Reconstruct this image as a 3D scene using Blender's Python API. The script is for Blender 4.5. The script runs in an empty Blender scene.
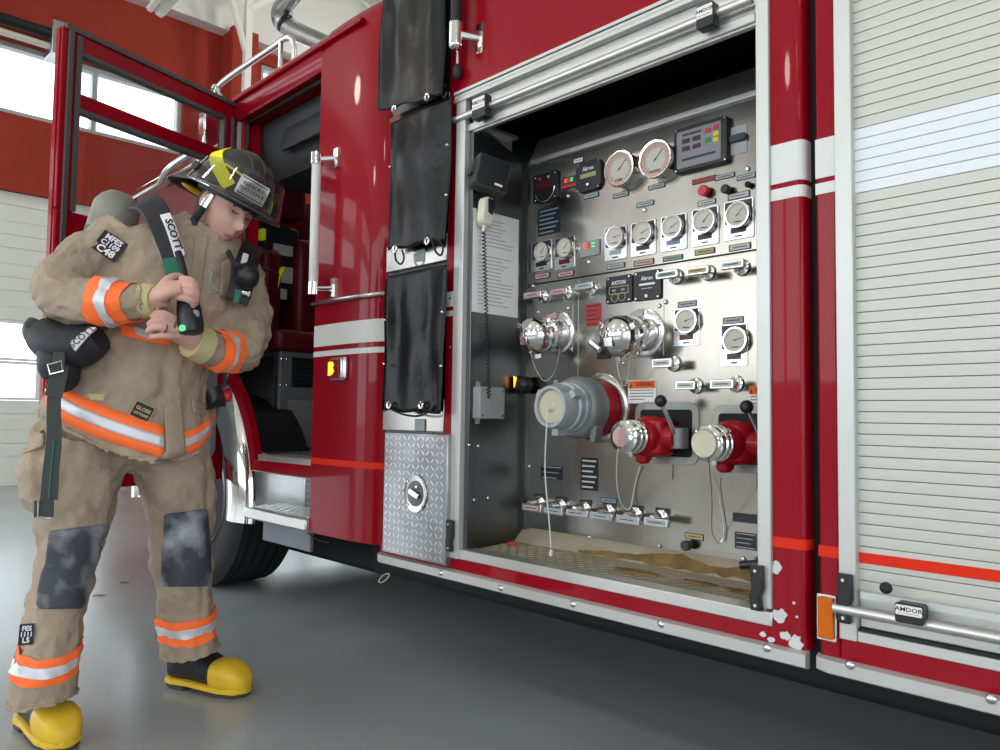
import bpy, bmesh, math, random
from mathutils import Vector, Matrix, noise
random.seed(7)
PI = math.pi
sc = bpy.context.scene
COL = sc.collection

# ------------------------------------------------------------------ camera
CAM_H = 1.0
FPX = 765.4                                  # focal length in pixels of the 1000 x 750 frame
CR = Vector((0.69770374, 0.71625122, 0.01391709))
CU = Vector((0.02929467, -0.04793585, 0.99842074))
CW = Vector((-0.7157872, 0.69619418, 0.05442736))
CC = Vector((0, 0, CAM_H))
cd = bpy.data.cameras.new('camera')
cd.sensor_width = 36.0
cd.lens = FPX / 1000 * 36
cd.clip_start = 0.02
cd.clip_end = 300
co = bpy.data.objects.new('camera', cd)
COL.objects.link(co)
co.matrix_world = Matrix(((CR.x, CU.x, -CW.x, CC.x), (CR.y, CU.y, -CW.y, CC.y), (CR.z, CU.z, -CW.z, CC.z), (0, 0, 0, 1)))
sc.camera = co

# ------------------------------------------------------------------ world and light
wd = bpy.data.worlds.new('world')
sc.world = wd
wd.use_nodes = True
bg = wd.node_tree.nodes['Background']
bg.inputs[0].default_value = (0.86, 0.94, 1.0, 1)
bg.inputs[1].default_value = 3.0
sc.view_settings.view_transform = 'Standard'
sc.view_settings.look = 'None'
sc.view_settings.gamma = 1
sc.view_settings.use_curve_mapping = False
sc.view_settings.exposure = 0.68
sc.cycles.max_bounces = 8
sc.cycles.diffuse_bounces = 4
sc.cycles.glossy_bounces = 4
sc.cycles.transparent_max_bounces = 12
sc.cycles.sample_clamp_indirect = 6.0
sc.cycles.use_denoising = True

def area_light(name, loc, direction, sx, sy, power=0, color=(1, 1, 1), portal=False):
    l = bpy.data.lights.new(name, 'AREA')
    l.shape = 'RECTANGLE'
    l.size = sx
    l.size_y = sy
    l.energy = power
    l.color = color
    if portal:
        l.cycles.is_portal = True
    o = bpy.data.objects.new(name, l)
    o.location = loc
    d = Vector(direction).normalized()
    up = Vector((0, 0, 1)) if abs(d.z) < .9 else Vector((1, 0, 0))
    x = up.cross(-d).normalized()            # local x horizontal, local y up, local -z along d
    y = (-d).cross(x)
    o.matrix_world = Matrix(((x.x, y.x, -d.x, loc[0]), (x.y, y.y, -d.y, loc[1]), (x.z, y.z, -d.z, loc[2]), (0, 0, 0, 1)))
    COL.objects.link(o)
    return o

XF, XB, YL, YR, ZC = -11.67, 9.0, -12.0, 11.0, 8.6
# daylight through the open bay doors, and added fill lights below the roof deck
for yy in (-9.35, -4.35):
    area_light('daylight', (XF + .05, yy, 2.3), (1, 0, 0), 4.2, 4.6, portal=True)
for yy in (-9.3, -3.9, 1.5):
    area_light('daylight', (XB - .05, yy, 2.1), (-1, 0, 0), 4.4, 4.2, portal=True)
area_light('daylight', (-2.7, YL + .05, 3.8), (0, 1, 0), 17.4, 4.0, portal=True)
def fill_light(loc, power):
    l = bpy.data.lights.new('bay_fill', 'POINT'); l.energy = power; l.shadow_soft_size = .25; l.color = (1.0, .97, .92)
    o = bpy.data.objects.new('bay_fill', l); o.location = loc; COL.objects.link(o)
for xx in (-9.0, -4.0, 1.0, 6.0):  # added point fills that brighten bay and ceiling, no fixtures behind them
    for yy in (-8.5, -3.0, 6.5):
        fill_light((xx, yy, 6.6), 55)

# ------------------------------------------------------------------ pixel helpers (a pixel gives a direction, the plane gives the distance)
def ray(px, py):
    return CW + CR * ((px - 500) / FPX) - CU * ((py - 375) / FPX)
def on(px, py, ax, val):
    d = ray(px, py)
    return CC + d * ((val - CC[ax]) / d[ax])
YT, YP = 1.81, 2.111                         # truck side, pump panel
def S(px, py, y=None):
    return on(px, py, 1, YT if y is None else y)
def PN(px, py, off=0):
    return on(px, py, 1, YP - off)

# ------------------------------------------------------------------ mesh building
class MB:
    def __init__(s):
        s.v, s.f, s.m = [], [], []
    def add(s, vs, fs, M=None, mi=0):
        b = len(s.v)
        s.v += [tuple(M @ Vector(q)) if M is not None else tuple(q) for q in vs]
        s.f += [tuple(i + b for i in f) for f in fs]
        s.m += [mi] * len(fs)
        return s
    def box(s, a, b, M=None, mi=0):
        x0, x1 = sorted((a[0], b[0])); y0, y1 = sorted((a[1], b[1])); z0, z1 = sorted((a[2], b[2]))
        v = [(x0, y0, z0), (x1, y0, z0), (x1, y1, z0), (x0, y1, z0), (x0, y0, z1), (x1, y0, z1), (x1, y1, z1), (x0, y1, z1)]
        return s.add(v, [(0, 3, 2, 1), (4, 5, 6, 7), (0, 1, 5, 4), (1, 2, 6, 5), (2, 3, 7, 6), (3, 0, 4, 7)], M, mi)
    def cbox(s, c, d, M=None, mi=0):
        return s.box([c[i] - d[i] / 2 for i in range(3)], [c[i] + d[i] / 2 for i in range(3)], M, mi)
    def loft(s, rings, cap=True, mi=0, closed=False, M=None):
        n = len(rings[0]); v = []; f = []
        for r in rings: v += list(r)
        k = len(rings)
        for i in range(k if closed else k - 1):
            a = i * n; b = ((i + 1) % k) * n
            for j in range(n):
                j2 = (j + 1) % n
                f.append((a + j, a + j2, b + j2, b + j))
        if cap and not closed:
            f.append(tuple(reversed(range(n))))
            f.append(tuple((k - 1) * n + j for j in range(n)))
        return s.add(v, f, M, mi)
    def cyl(s, p0, p1, r0, r1=None, n=20, cap=True, mi=0, M=None):
        r1 = r0 if r1 is None else r1
        p0 = Vector(p0); p1 = Vector(p1); d = (p1 - p0).normalized()
        a = d.orthogonal().normalized(); b = d.cross(a)
        cs = [(math.cos(2 * PI * i / n), math.sin(2 * PI * i / n)) for i in range(n)]
        return s.loft([[p0 + (a * c + b * q) * r0 for c, q in cs], [p1 + (a * c + b * q) * r1 for c, q in cs]], cap, mi, M=M)
    def tube(s, pts, r, n=8, mi=0, closed=False, M=None, flat=None):
        pts = [Vector(p) for p in pts]; k = len(pts)
        rr = r if isinstance(r, (list, tuple)) else [r] * k
        rings = []; prev = None
        for i, p in enumerate(pts):
            if closed: t = pts[(i + 1) % k] - pts[i - 1]
            else: t = pts[min(i + 1, k - 1)] - pts[max(i - 1, 0)]
            t.normalize()
            if prev is None: a = t.orthogonal().normalized()
            else:
                a = prev - t * prev.dot(t)
                a = a.normalized() if a.length > 1e-6 else t.orthogonal().normalized()
            prev = a; b = t.cross(a)
            q = rr[i]; q2 = q
            if isinstance(q, (list, tuple)): q, q2 = q
            rings.append([p + a * (math.cos(2 * PI * j / n) * q) + b * (math.sin(2 * PI * j / n) * q2) for j in range(n)])
        return s.loft(rings, True, mi, closed, M)
    def lathe(s, prof, M=None, n=28, mi=0):
        v = []; f = []; k = len(prof)
        for r, z in prof:
            v += [(r * math.cos(2 * PI * j / n), r * math.sin(2 * PI * j / n), z) for j in range(n)]
        for i in range(k - 1):
            for j in range(n):
                j2 = (j + 1) % n
                f.append((i * n + j, i * n + j2, (i + 1) * n + j2, (i + 1) * n + j))
        if prof[0][0] > 1e-6 and prof[-1][0] > 1e-6 and abs(prof[0][1] - prof[-1][1]) < 2e-3:
            f += [((k - 1) * n + j, (k - 1) * n + (j + 1) % n, (j + 1) % n, j) for j in range(n)]
            return s.add(v, f, M, mi)
        if prof[0][0] > 1e-6: f.append(tuple(reversed(range(n))))
        if prof[-1][0] > 1e-6: f.append(tuple((k - 1) * n + j for j in range(n)))
        return s.add(v, f, M, mi)
    def prism(s, poly, z0, z1, M=None, mi=0):
        n = len(poly)
        ar = sum(poly[i][0] * poly[(i + 1) % n][1] - poly[(i + 1) % n][0] * poly[i][1] for i in range(n))
        if ar < 0: poly = list(reversed(poly))
        v = [(x, y, z0) for x, y in poly] + [(x, y, z1) for x, y in poly]
        f = [tuple(reversed(range(n))), tuple(range(n, 2 * n))] + [(i, (i + 1) % n, n + (i + 1) % n, n + i) for i in range(n)]
        return s.add(v, f, M, mi)
    def ell(s, c, rad, M=None, nu=20, nv=12, mi=0):
        v = []; f = []
        for i in range(nv + 1):
            th = PI * i / nv
            for j in range(nu):
                ph = 2 * PI * j / nu
                v.append((c[0] + rad[0] * math.sin(th) * math.cos(ph), c[1] + rad[1] * math.sin(th) * math.sin(ph), c[2] + rad[2] * math.cos(th)))
        for i in range(nv):
            for j in range(nu):
                j2 = (j + 1) % nu
                f.append((i * nu + j, (i + 1) * nu + j, (i + 1) * nu + j2, i * nu + j2))
        return s.add(v, f, M, mi)
    def mesh(s, name, smooth=35):
        me = bpy.data.meshes.new(name)
        me.from_pydata(s.v, [], s.f)
        if any(s.m): me.polygons.foreach_set('material_index', s.m)
        bm = bmesh.new(); bm.from_mesh(me)
        bmesh.ops.remove_doubles(bm, verts=bm.verts, dist=1e-6)
        bmesh.ops.recalc_face_normals(bm, faces=bm.faces)
        bm.to_mesh(me); bm.free()
        if smooth:
            me.polygons.foreach_set('use_smooth', [True] * len(me.polygons))
            me.set_sharp_from_angle(angle=math.radians(smooth))
        me.update()
        return me

def rrect(w, h, r, n=4, cx=0, cy=0):
    out = []
    for sx, sy, a0 in ((1, 1, 0), (-1, 1, 90), (-1, -1, 180), (1, -1, 270)):
        for i in range(n + 1):
            a = math.radians(a0 + 90 * i / n)
            out.append((cx + sx * (w / 2 - r) + r * math.cos(a), cy + sy * (h / 2 - r) + r * math.sin(a)))
    return out
def circ(r, n=20, cx=0, cy=0):
    return [(cx + r * math.cos(2 * PI * i / n), cy + r * math.sin(2 * PI * i / n)) for i in range(n)]
def smooth_path(pts, k=6):
    pts = [Vector(p) for p in pts]; out = []
    for i in range(len(pts) - 1):
        p0 = pts[max(i - 1, 0)]; p1 = pts[i]; p2 = pts[i + 1]; p3 = pts[min(i + 2, len(pts) - 1)]
        for j in range(k):
            t = j / k
            out.append(.5 * ((2 * p1) + (p2 - p0) * t + (2 * p0 - 5 * p1 + 4 * p2 - p3) * t * t + (3 * p1 - p0 - 3 * p2 + p3) * t ** 3))
    out.append(pts[-1])
    return out

INV = {}
def tag(o, label=None, cat=None, group=None, kind=None):
    if label: o['label'] = label
    if cat: o['category'] = cat
    if group: o['group'] = group
    if kind: o['kind'] = kind
    return o
def setp(o, parent):
    if parent is not None:
        o.parent = parent
        if parent.name in INV: o.matrix_parent_inverse = INV[parent.name]
def thing(name, loc, label=None, cat=None, group=None, kind=None):
    o = bpy.data.objects.new(name, None)
    o.empty_display_size = .1
    o.location = loc
    COL.objects.link(o)
    INV[o.name] = Matrix.Translation(-Vector(loc))
    return tag(o, label, cat, group, kind)
def obj(name, g, mats, parent=None, M=None, smooth=35, bevel=0, label=None, kind=None, seg=2):
    me = g.mesh(name, smooth) if isinstance(g, MB) else g
    o = bpy.data.objects.new(name, me)
    COL.objects.link(o)
    if not me.materials:
        for m in (mats if isinstance(mats, (list, tuple)) else [mats]): me.materials.append(MT[m])
    if M is not None: o.matrix_basis = M
    setp(o, parent)
    if bevel:
        b = o.modifiers.new('bevel', 'BEVEL'); b.width = bevel; b.segments = seg; b.limit_method = 'ANGLE'; b.angle_limit = math.radians(40)
    return tag(o, label, None, None, kind)
def text(name, body, size, M, m, parent=None, align='CENTER', ext=.0004, sx=1.0, bold=.012):
    cu = bpy.data.curves.new(name, 'FONT')
    cu.body = body; cu.size = size; cu.align_x = align; cu.align_y = 'CENTER'; cu.extrude = ext; cu.offset = bold * size
    cu.resolution_u = 2
    cu.materials.append(MT[m])
    tmp = bpy.data.objects.new('tmp_text', cu)
    me = bpy.data.meshes.new_from_object(tmp)
    bpy.data.objects.remove(tmp)
    me.name = name
    o = bpy.data.objects.new(name, me)
    COL.objects.link(o)
    o.matrix_basis = M @ Matrix.Diagonal((sx, 1, 1, 1))
    setp(o, parent)
    return o
def frame(p, right, up):
    right = Vector(right).normalized(); up = Vector(up); up = (up - right * up.dot(right)).normalized(); out = right.cross(up)
    return Matrix(((right.x, up.x, out.x, p[0]), (right.y, up.y, out.y, p[1]), (right.z, up.z, out.z, p[2]), (0, 0, 0, 1)))
def side(p):                                  # local x to the rear of the truck, local y up, local z out of its side
    return frame(p, (1, 0, 0), (0, 0, 1))
def T(x=0, y=0, z=0): return Matrix.Translation((x, y, z))
def R(a, ax): return Matrix.Rotation(math.radians(a), 4, ax)

# ------------------------------------------------------------------ materials
MT = {}
def mat(name, col, rough=.5, metal=0, coat=0, noise_amt=0, noise_scale=8, bump=0, bump_scale=60, spec=.5, emit=0, trans=0, alpha=1, stretch=(1, 1, 1), rough_var=0, col2=None, ior=1.45, aniso=0, ramp=(.35, .68)):
    m = bpy.data.materials.new(name); m.use_nodes = True
    nt = m.node_tree; b = nt.nodes['Principled BSDF']
    b.inputs['Base Color'].default_value = (*col, 1)
    b.inputs['Roughness'].default_value = rough
    b.inputs['Metallic'].default_value = metal
    b.inputs['Coat Weight'].default_value = coat
    b.inputs['Coat Roughness'].default_value = .04
    b.inputs['Specular IOR Level'].default_value = spec
    b.inputs['Transmission Weight'].default_value = trans
    b.inputs['IOR'].default_value = ior
    b.inputs['Anisotropic'].default_value = aniso
    b.inputs['Alpha'].default_value = alpha
    if emit:
        b.inputs['Emission Color'].default_value = (*col, 1); b.inputs['Emission Strength'].default_value = emit
    tc = nt.nodes.new('ShaderNodeTexCoord'); mp = nt.nodes.new('ShaderNodeMapping')
    nt.links.new(tc.outputs['Object'], mp.inputs[0]); mp.inputs['Scale'].default_value = stretch
    if noise_amt or rough_var:
        n = nt.nodes.new('ShaderNodeTexNoise'); n.inputs['Scale'].default_value = noise_scale; n.inputs['Detail'].default_value = 5
        nt.links.new(mp.outputs[0], n.inputs['Vector'])
        if noise_amt:
            c2 = col2 or tuple(c * (1 - noise_amt) for c in col)
            r = nt.nodes.new('ShaderNodeValToRGB')
            r.color_ramp.elements[0].position = ramp[0]; r.color_ramp.elements[1].position = ramp[1]
            r.color_ramp.elements[0].color = (*c2, 1); r.color_ramp.elements[1].color = (*col, 1)
            nt.links.new(n.outputs['Fac'], r.inputs[0]); nt.links.new(r.outputs[0], b.inputs['Base Color'])
        if rough_var:
            q = nt.nodes.new('ShaderNodeMapRange'); q.inputs[3].default_value = max(0.02, rough - rough_var); q.inputs[4].default_value = rough + rough_var
            nt.links.new(n.outputs['Fac'], q.inputs[0]); nt.links.new(q.outputs[0], b.inputs['Roughness'])
    if bump:
        n2 = nt.nodes.new('ShaderNodeTexNoise'); n2.inputs['Scale'].default_value = bump_scale; n2.inputs['Detail'].default_value = 3
        nt.links.new(mp.outputs[0], n2.inputs['Vector'])
        bp = nt.nodes.new('ShaderNodeBump'); bp.inputs['Strength'].default_value = bump; bp.inputs['Distance'].default_value = .01
        nt.links.new(n2.outputs['Fac'], bp.inputs['Height']); nt.links.new(bp.outputs[0], b.inputs['Normal'])
    MT[name] = m
    return m
def glass(name, col=(1, 1, 1), refl=.08, rough=.02):
    m = bpy.data.materials.new(name); m.use_nodes = True; nt = m.node_tree
    nt.nodes.remove(nt.nodes['Principled BSDF'])
    t = nt.nodes.new('ShaderNodeBsdfTransparent'); t.inputs[0].default_value = (*col, 1)
    g = nt.nodes.new('ShaderNodeBsdfGlossy'); g.inputs['Roughness'].default_value = rough
    fr = nt.nodes.new('ShaderNodeLayerWeight'); fr.inputs[0].default_value = .35
    mr = nt.nodes.new('ShaderNodeMapRange'); mr.inputs[3].default_value = refl * .5; mr.inputs[4].default_value = min(1, refl * 4)
    x = nt.nodes.new('ShaderNodeMixShader')
    nt.links.new(fr.outputs['Facing'], mr.inputs[0]); nt.links.new(mr.outputs[0], x.inputs[0])
    nt.links.new(t.outputs[0], x.inputs[1]); nt.links.new(g.outputs[0], x.inputs[2])
    nt.links.new(x.outputs[0], nt.nodes['Material Output'].inputs[0])
    MT[name] = m

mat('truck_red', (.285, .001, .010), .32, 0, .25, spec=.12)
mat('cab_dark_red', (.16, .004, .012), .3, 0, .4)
mat('stripe_white', (.72, .72, .70), .35)
mat('stripe_orange', (.72, .03, .010), .5, spec=.15)
mat('wall_red', (.36, .030, .014), .75, noise_amt=.1, noise_scale=3)
mat('wall_tan', (.46, .44, .39), .8)
mat('wall_white', (.82, .82, .79), .8)
mat('deck_white', (.74, .75, .70), .6)
mat('door_white', (.80, .81, .76), .55)
mat('window_frame', (.45, .47, .47), .5, .3)
mat('concrete', (.345, .37, .38), .24, noise_amt=.1, noise_scale=.8, rough_var=.06)
mat('asphalt', (.4, .4, .39), .9)
mat('aluminium', (.66, .66, .63), .38, .85, noise_amt=.1, noise_scale=5)
mat('aluminium_satin', (.60, .61, .585), .45, .55, noise_amt=.06, noise_scale=3)
mat('slat_alu', (.56, .56, .51), .5, .3)
mat('slat_white', (.80, .83, .86), .45)
mat('stainless', (.42, .415, .395), .2, 1, noise_amt=.3, noise_scale=2.6, stretch=(1, 1, .35), rough_var=.07, bump=.10, bump_scale=3.0, col2=(.29, .265, .225))
mat('stainless_dark', (.17, .18, .185), .34, 1, noise_amt=.35, noise_scale=3, stretch=(1, 1, .4), rough_var=.1)
mat('plate_steel', (.34, .33, .305), .42, .5)
mat('chrome', (.84, .84, .83), .09, 1)
mat('chrome_soft', (.68, .68, .68), .22, 1)
mat('cast_grey', (.24, .26, .265), .45, .35, noise_amt=.12)
mat('cast_light', (.42, .45, .48), .4, .5)
mat('tread_plate', (.40, .41, .42), .36, .9, noise_amt=.3, noise_scale=9)
mat('tread_lug', (.72, .73, .74), .28, 1)
mat('dirty_floor', (.34, .27, .16), .65, .2, noise_amt=.75, noise_scale=7, col2=(.40, .36, .28), bump=.3, bump_scale=40)
mat('dirt_brown', (.26, .165, .06), .9, noise_amt=.5, noise_scale=18)
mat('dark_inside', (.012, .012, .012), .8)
mat('rubber', (.013, .013, .014), .6, bump=.1, bump_scale=90)
mat('seal_grey', (.075, .07, .07), .6)
mat('tyre', (.014, .014, .015), .75, noise_amt=.3)
mat('vinyl_black', (.006, .008, .009), .3, 0, bump=.25, bump_scale=22, spec=.3)
mat('plastic_black', (.014, .014, .016), .38)
mat('plastic_dark', (.045, .047, .05), .5)
mat('plastic_grey', (.30, .31, .32), .5)
mat('grey_paint', (.19, .205, .23), .45, noise_amt=.1)
mat('grey_paint_dark', (.035, .036, .04), .5)
mat('headliner', (.06, .063, .066), .7)
mat('maroon_vinyl', (.15, .009, .018), .42, bump=.12, bump_scale=14)
mat('dial', (.60, .57, .49), .5)
mat('dial_ring', (.62, .40, .33), .5)
mat('ink', (.02, .02, .02), .6)
mat('paper', (.82, .82, .80), .8)
mat('label_grey', (.36, .42, .42), .5)
mat('label_pale', (.55, .58, .54), .5)
mat('label_green', (.22, .34, .26), .5)
mat('label_red', (.42, .03, .035), .5)
mat('label_pink', (.55, .33, .31), .5)
mat('label_yellow', (.48, .40, .16), .5)
mat('label_blue', (.20, .28, .38), .5)
mat('plate_black', (.012, .013, .018), .35)
mat('panel_black', (.03, .022, .04), .35)
mat('warn_orange', (.80, .14, .02), .55)
mat('amber', (.62, .13, .003), .3, coat=.1, spec=.2)
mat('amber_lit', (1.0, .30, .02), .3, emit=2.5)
mat('red_lens', (.32, .01, .005), .15, coat=.6)
mat('valve_red', (.36, .003, .012), .35, coat=.2, spec=.2)
mat('button_red', (.62, .03, .03), .4)
mat('button_green', (.03, .25, .07), .4)
mat('button_yellow', (.80, .66, .03), .4)
mat('led_red', (.9, .05, .03), .4, emit=1.0)
mat('led_green', (.1, .7, .25), .4, emit=.5)
mat('seg_red', (.10, .004, .006), .3)
mat('screen_grey', (.26, .25, .27), .4)
mat('tape_grey', (.42, .44, .46), .45)
mat('ivory', (.70, .66, .55), .45)
mat('cream_cap', (.62, .58, .44), .5, noise_amt=.15)
mat('cord_white', (.68, .66, .60), .7)
mat('turnout', (.43, .335, .245), .85, noise_amt=.2, noise_scale=9, bump=.35, bump_scale=120)
mat('turnout_dark', (.22, .175, .125), .88, noise_amt=.2)
mat('band_orange', (.95, .16, .03), .6, emit=.08)
mat('band_silver', (.68, .68, .72), .42, .25)
mat('knee_pad', (.50, .53, .57), .65, noise_amt=1, noise_scale=8, ramp=(.48, .78), col2=(.05, .055, .068), bump=.15, bump_scale=30)
mat('boot_black', (.02, .018, .02), .45, bump=.08, bump_scale=60)
mat('boot_yellow', (.80, .52, .03), .4, noise_amt=.1)
mat('boot_sole', (.06, .05, .045), .8)
mat('skin', (.70, .41, .33), .5, noise_amt=.12, noise_scale=12, spec=.4)
mat('lip', (.46, .20, .18), .5)
mat('hair_brown', (.10, .06, .04), .8)
mat('knit', (.56, .49, .25), .9, bump=.5, bump_scale=160)
mat('helmet', (.052, .050, .047), .42, noise_amt=.3, noise_scale=10, bump=.1, bump_scale=20)
mat('tape_yellow', (.90, .86, .02), .5, emit=.06)
mat('helmet_yellow', (.85, .50, .02), .5)
mat('webbing', (.05, .06, .058), .75)
mat('webbing_green', (.025, .16, .10), .75)
mat('pad_black', (.018, .019, .026), .6)
mat('cylinder_grey', (.30, .29, .26), .35, noise_amt=.3)
mat('leaf', (.16, .10, .05), .8)
mat('joist_white', (.84, .84, .79), .55)
mat('galvanised', (.52, .54, .54), .3, .95, noise_amt=.2, noise_scale=6)
mat('patch_black', (.02, .016, .03), .7)
mat('label_plate', (.62, .63, .66), .45)
mat('patch_white', (.85, .83, .86), .7)
mat('chip', (.62, .64, .64), .6)
def creases(name, scale=7.5, strength=.55, dist=.03):
    nt = MT[name].node_tree; b = nt.nodes['Principled BSDF']; old = b.inputs['Normal'].links[0].from_node
    tc = nt.nodes.new('ShaderNodeTexCoord'); n = nt.nodes.new('ShaderNodeTexNoise'); n.noise_type = 'RIDGED_MULTIFRACTAL'
    n.inputs['Scale'].default_value = scale; n.inputs['Detail'].default_value = 2; n.inputs['Distortion'].default_value = .6
    bp = nt.nodes.new('ShaderNodeBump'); bp.inputs['Strength'].default_value = strength; bp.inputs['Distance'].default_value = dist
    nt.links.new(tc.outputs['Object'], n.inputs['Vector']); nt.links.new(n.outputs['Fac'], bp.inputs['Height'])
    nt.links.new(bp.outputs[0], old.inputs['Normal'])
creases('turnout')
glass('pane', (.95, .97, .97), .09)
glass('visor', (.80, .80, .78), .05)
# ------------------------------------------------------------------ the room
def wall_cells(axis, t0, t1, a0, a1, z0, z1, holes):
    """wall slab; axis 0 = constant X, 1 = constant Y; holes (a0,a1,z0,z1)"""
    g = MB()
    A = sorted({a0, a1, *[h[0] for h in holes], *[h[1] for h in holes]}); Z = sorted({z0, z1, *[h[2] for h in holes], *[h[3] for h in holes]})
    for i in range(len(A) - 1):
        for j in range(len(Z) - 1):
            ca = (A[i] + A[i + 1]) / 2; cz = (Z[j] + Z[j + 1]) / 2
            if any(h[0] < ca < h[1] and h[2] < cz < h[3] for h in holes): continue
            if axis == 0: g.box((t0, A[i], Z[j]), (t1, A[i + 1], Z[j + 1]))
            else: g.box((A[i], t0, Z[j]), (A[i + 1], t1, Z[j + 1]))
    return g
g = MB().box((XF - .3, YL - .3, -.2), (XB + .3, YR + .3, 0))
tag(obj('floor', g, 'concrete', smooth=0), 'grey polished concrete floor of the fire station bay', None, None, 'structure')
g = MB().box((XF - 60, YL - 60, -.35), (XB + 60, YR + 60, -.21))
tag(obj('ground', g, 'asphalt', smooth=0), 'pale driveway outside the station', None, None, 'structure')
bays = [(-11.45, -7.25), (-6.45, -2.25), (-1.2, 3.75), (6.0, 10.3)]
ZW = (4.92, 5.90)
holes = [(a, b, 0, 4.6 if b < -2 else 3.9) for a, b in bays] + [(-11.45, -7.25, *ZW), (-6.45, -2.25, *ZW), (-1.2, 4.5, *ZW), (5.75, 10.3, 5.6, 6.8)]
g = wall_cells(0, XF - .3, XF, YL, YR, 0, 7.0, holes)
tag(obj('wall_front', g, 'wall_red', smooth=0), 'dark red end wall above the overhead door', None, None, 'structure')
g = MB().box((XF - .3, YL, 7.0), (XF + .25, YR, ZC))
tag(obj('trim_1', g, 'wall_white', smooth=0, bevel=.01), 'off-white beam along the top of the red end wall', None, None, 'structure')
g = MB().box((XF, 5.07, 0), (XF + .38, 5.5, 7.05))
tag(obj('trim_2', g, 'wall_red', smooth=0, bevel=.01), 'red pilaster on the end wall', None, None, 'structure')
g = wall_cells(0, XB, XB + .3, YL, YR, 0, ZC, [(-11.5, -7.1, 0, 4.2), (-6.1, -1.7, 0, 4.2), (-.7, 3.7, 0, 4.2)])
tag(obj('wall_back', g, 'wall_tan', smooth=0), 'tan rear wall with open bay doors', None, None, 'structure')
g = wall_cells(1, YL - .3, YL, XF, XB, 0, ZC, [(-11.4, -5.8, 1.8, 5.8), (-5.5, .1, 1.8, 5.8), (.4, 6, 1.8, 5.8)])
tag(obj('wall_left', g, 'wall_tan', smooth=0), 'tan long wall with high windows', None, None, 'structure')
g = MB().box((XF, YR, 0), (XB, YR + .3, ZC))
tag(obj('wall_right', g, 'wall_tan', smooth=0), 'tan long wall beyond the fire engine', None, None, 'structure')
# corrugated roof deck
g = MB(); pts = []
x = XF - .3; k = 0
while x < XB + .3:
    for dx, dz in ((0, 0), (.04, .08), (.14, .08), (.18, 0)):
        pts.append((x + dx, ZC + dz))
    x += .26
n = len(pts)
g.add([(p, YL - .3, z) for p, z in pts] + [(p, YR + .3, z) for p, z in pts], [(i, i + 1, n + i + 1, n + i) for i in range(n - 1)])
g.box((XF - .3, YL - .3, ZC + .09), (XB + .3, YR + .3, ZC + .18))
tag(obj('ceiling', g, 'deck_white', smooth=0), 'white corrugated steel roof deck', None, None, 'structure')

# clerestory windows of the end wall
def window(n, y0, y1, mull, label, ZW=ZW):
    t = thing('window_%d' % n, (XF - .15, (y0 + y1) / 2, ZW[0]), label, None, None, 'structure')
    g = MB(); w = .07
    for a, b in ((ZW[0], ZW[0] + w), (ZW[1] - w, ZW[1])): g.box((XF - .2, y0, a), (XF - .06, y1, b))
    for a in (y0, y1 - w): g.box((XF - .2, a, ZW[0] + w), (XF - .06, a + w, ZW[1] - w))
    for m_ in mull: g.box((XF - .2, m_ - .035, ZW[0] + w), (XF - .06, m_ + .035, ZW[1] - w))
    obj('window_frame', g, 'window_frame', t, smooth=0, bevel=.004)
    ed = [y0 + w] + list(mull) + [y1 - w]
    for i in range(len(ed) - 1):
        obj('pane', MB().box((XF - .135, ed[i], ZW[0] + w), (XF - .125, ed[i + 1], ZW[1] - w)), 'pane', t, smooth=0)
window(1, -1.2, 4.5, (.6, 1.85, 3.27), 'bright high window strip over the overhead door')
window(2, 5.75, 10.3, (7.2, 8.7), 'bright high window strip beyond the red pilaster', (5.6, 6.8))
window(3, -6.45, -2.25, (-5.1, -3.7), 'high window strip above the open bay beside the engine')
window(4, -11.45, -7.25, (-10.1, -8.7), 'high window strip above the far open bay')

# sectional overhead doors
def sect_door(n, y0, y1, label):
    t = thing('door_%d' % n, (XF - .12, (y0 + y1) / 2, 0), label, None, None, 'structure')
    zs = [0, .56, 1.127, 1.65, 2.19, 2.76, 3.33, 3.9]
    for i in range(7):
        z0, z1 = zs[i] + .003, zs[i + 1] - .003
        if i in (2, 3):
            g = MB(); r = .035
            g.box((XF - .15, y0, z0), (XF - .1, y1, z0 + r)); g.box((XF - .15, y0, z1 - r), (XF - .1, y1, z1))
            k = 5; wd_ = (y1 - y0) / k
            for j in range(k + 1):
                yy = min(max(y0 + j * wd_, y0 + .1), y1 - .1)
                g.box((XF - .15, yy - (.1 if j in (0, k) else .05), z0 + r), (XF - .1, yy + (.1 if j in (0, k) else .05), z1 - r))
            p = obj('panel', g, 'door_white', t, smooth=0, bevel=.004)
            for j in range(k):
                obj('pane', MB().box((XF - .13, y0 + j * wd_ + .04, z0 + r - .004), (XF - .122, y0 + (j + 1) * wd_ - .04, z1 - r + .004)), 'pane', p, smooth=0)
        else:
            g = MB(); h = (z1 - z0)
            for a, b, d in ((0, .30, 0), (.30, .315, .014), (.315, .685, .004), (.685, .70, .014), (.70, 1, 0)):
                g.box((XF - .15, y0, z0 + h * a), (XF - .1 - d, y1, z0 + h * b))
            g.box((XF - .16, y0, zs[i]), (XF - .12, y1, zs[i + 1]))
            obj('panel', g, 'door_white', t, smooth=0)
    g = MB()
    for yy in (y0 + .55, y1 - .7): g.box((XF - .1, yy - .05, 2.70), (XF - .075, yy + .05, 2.82)); g.cyl((XF - .07, yy - .06, 2.76), (XF - .07, yy + .06, 2.76), .012)
    obj('hinge', g, 'aluminium', t)
    g = MB()
    for yy in (y0 - .07, y1 + .02):
        g.box((XF - .16, yy, 0), (XF + .03, yy + .05, 3.9))
    obj('track', g, 'galvanised', t, smooth=0)
sect_door(1, -1.2, 3.75, 'white sectional overhead door with two rows of windows')
sect_door(2, 6.0, 10.3, 'white sectional overhead door beyond the red pilaster')

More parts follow.
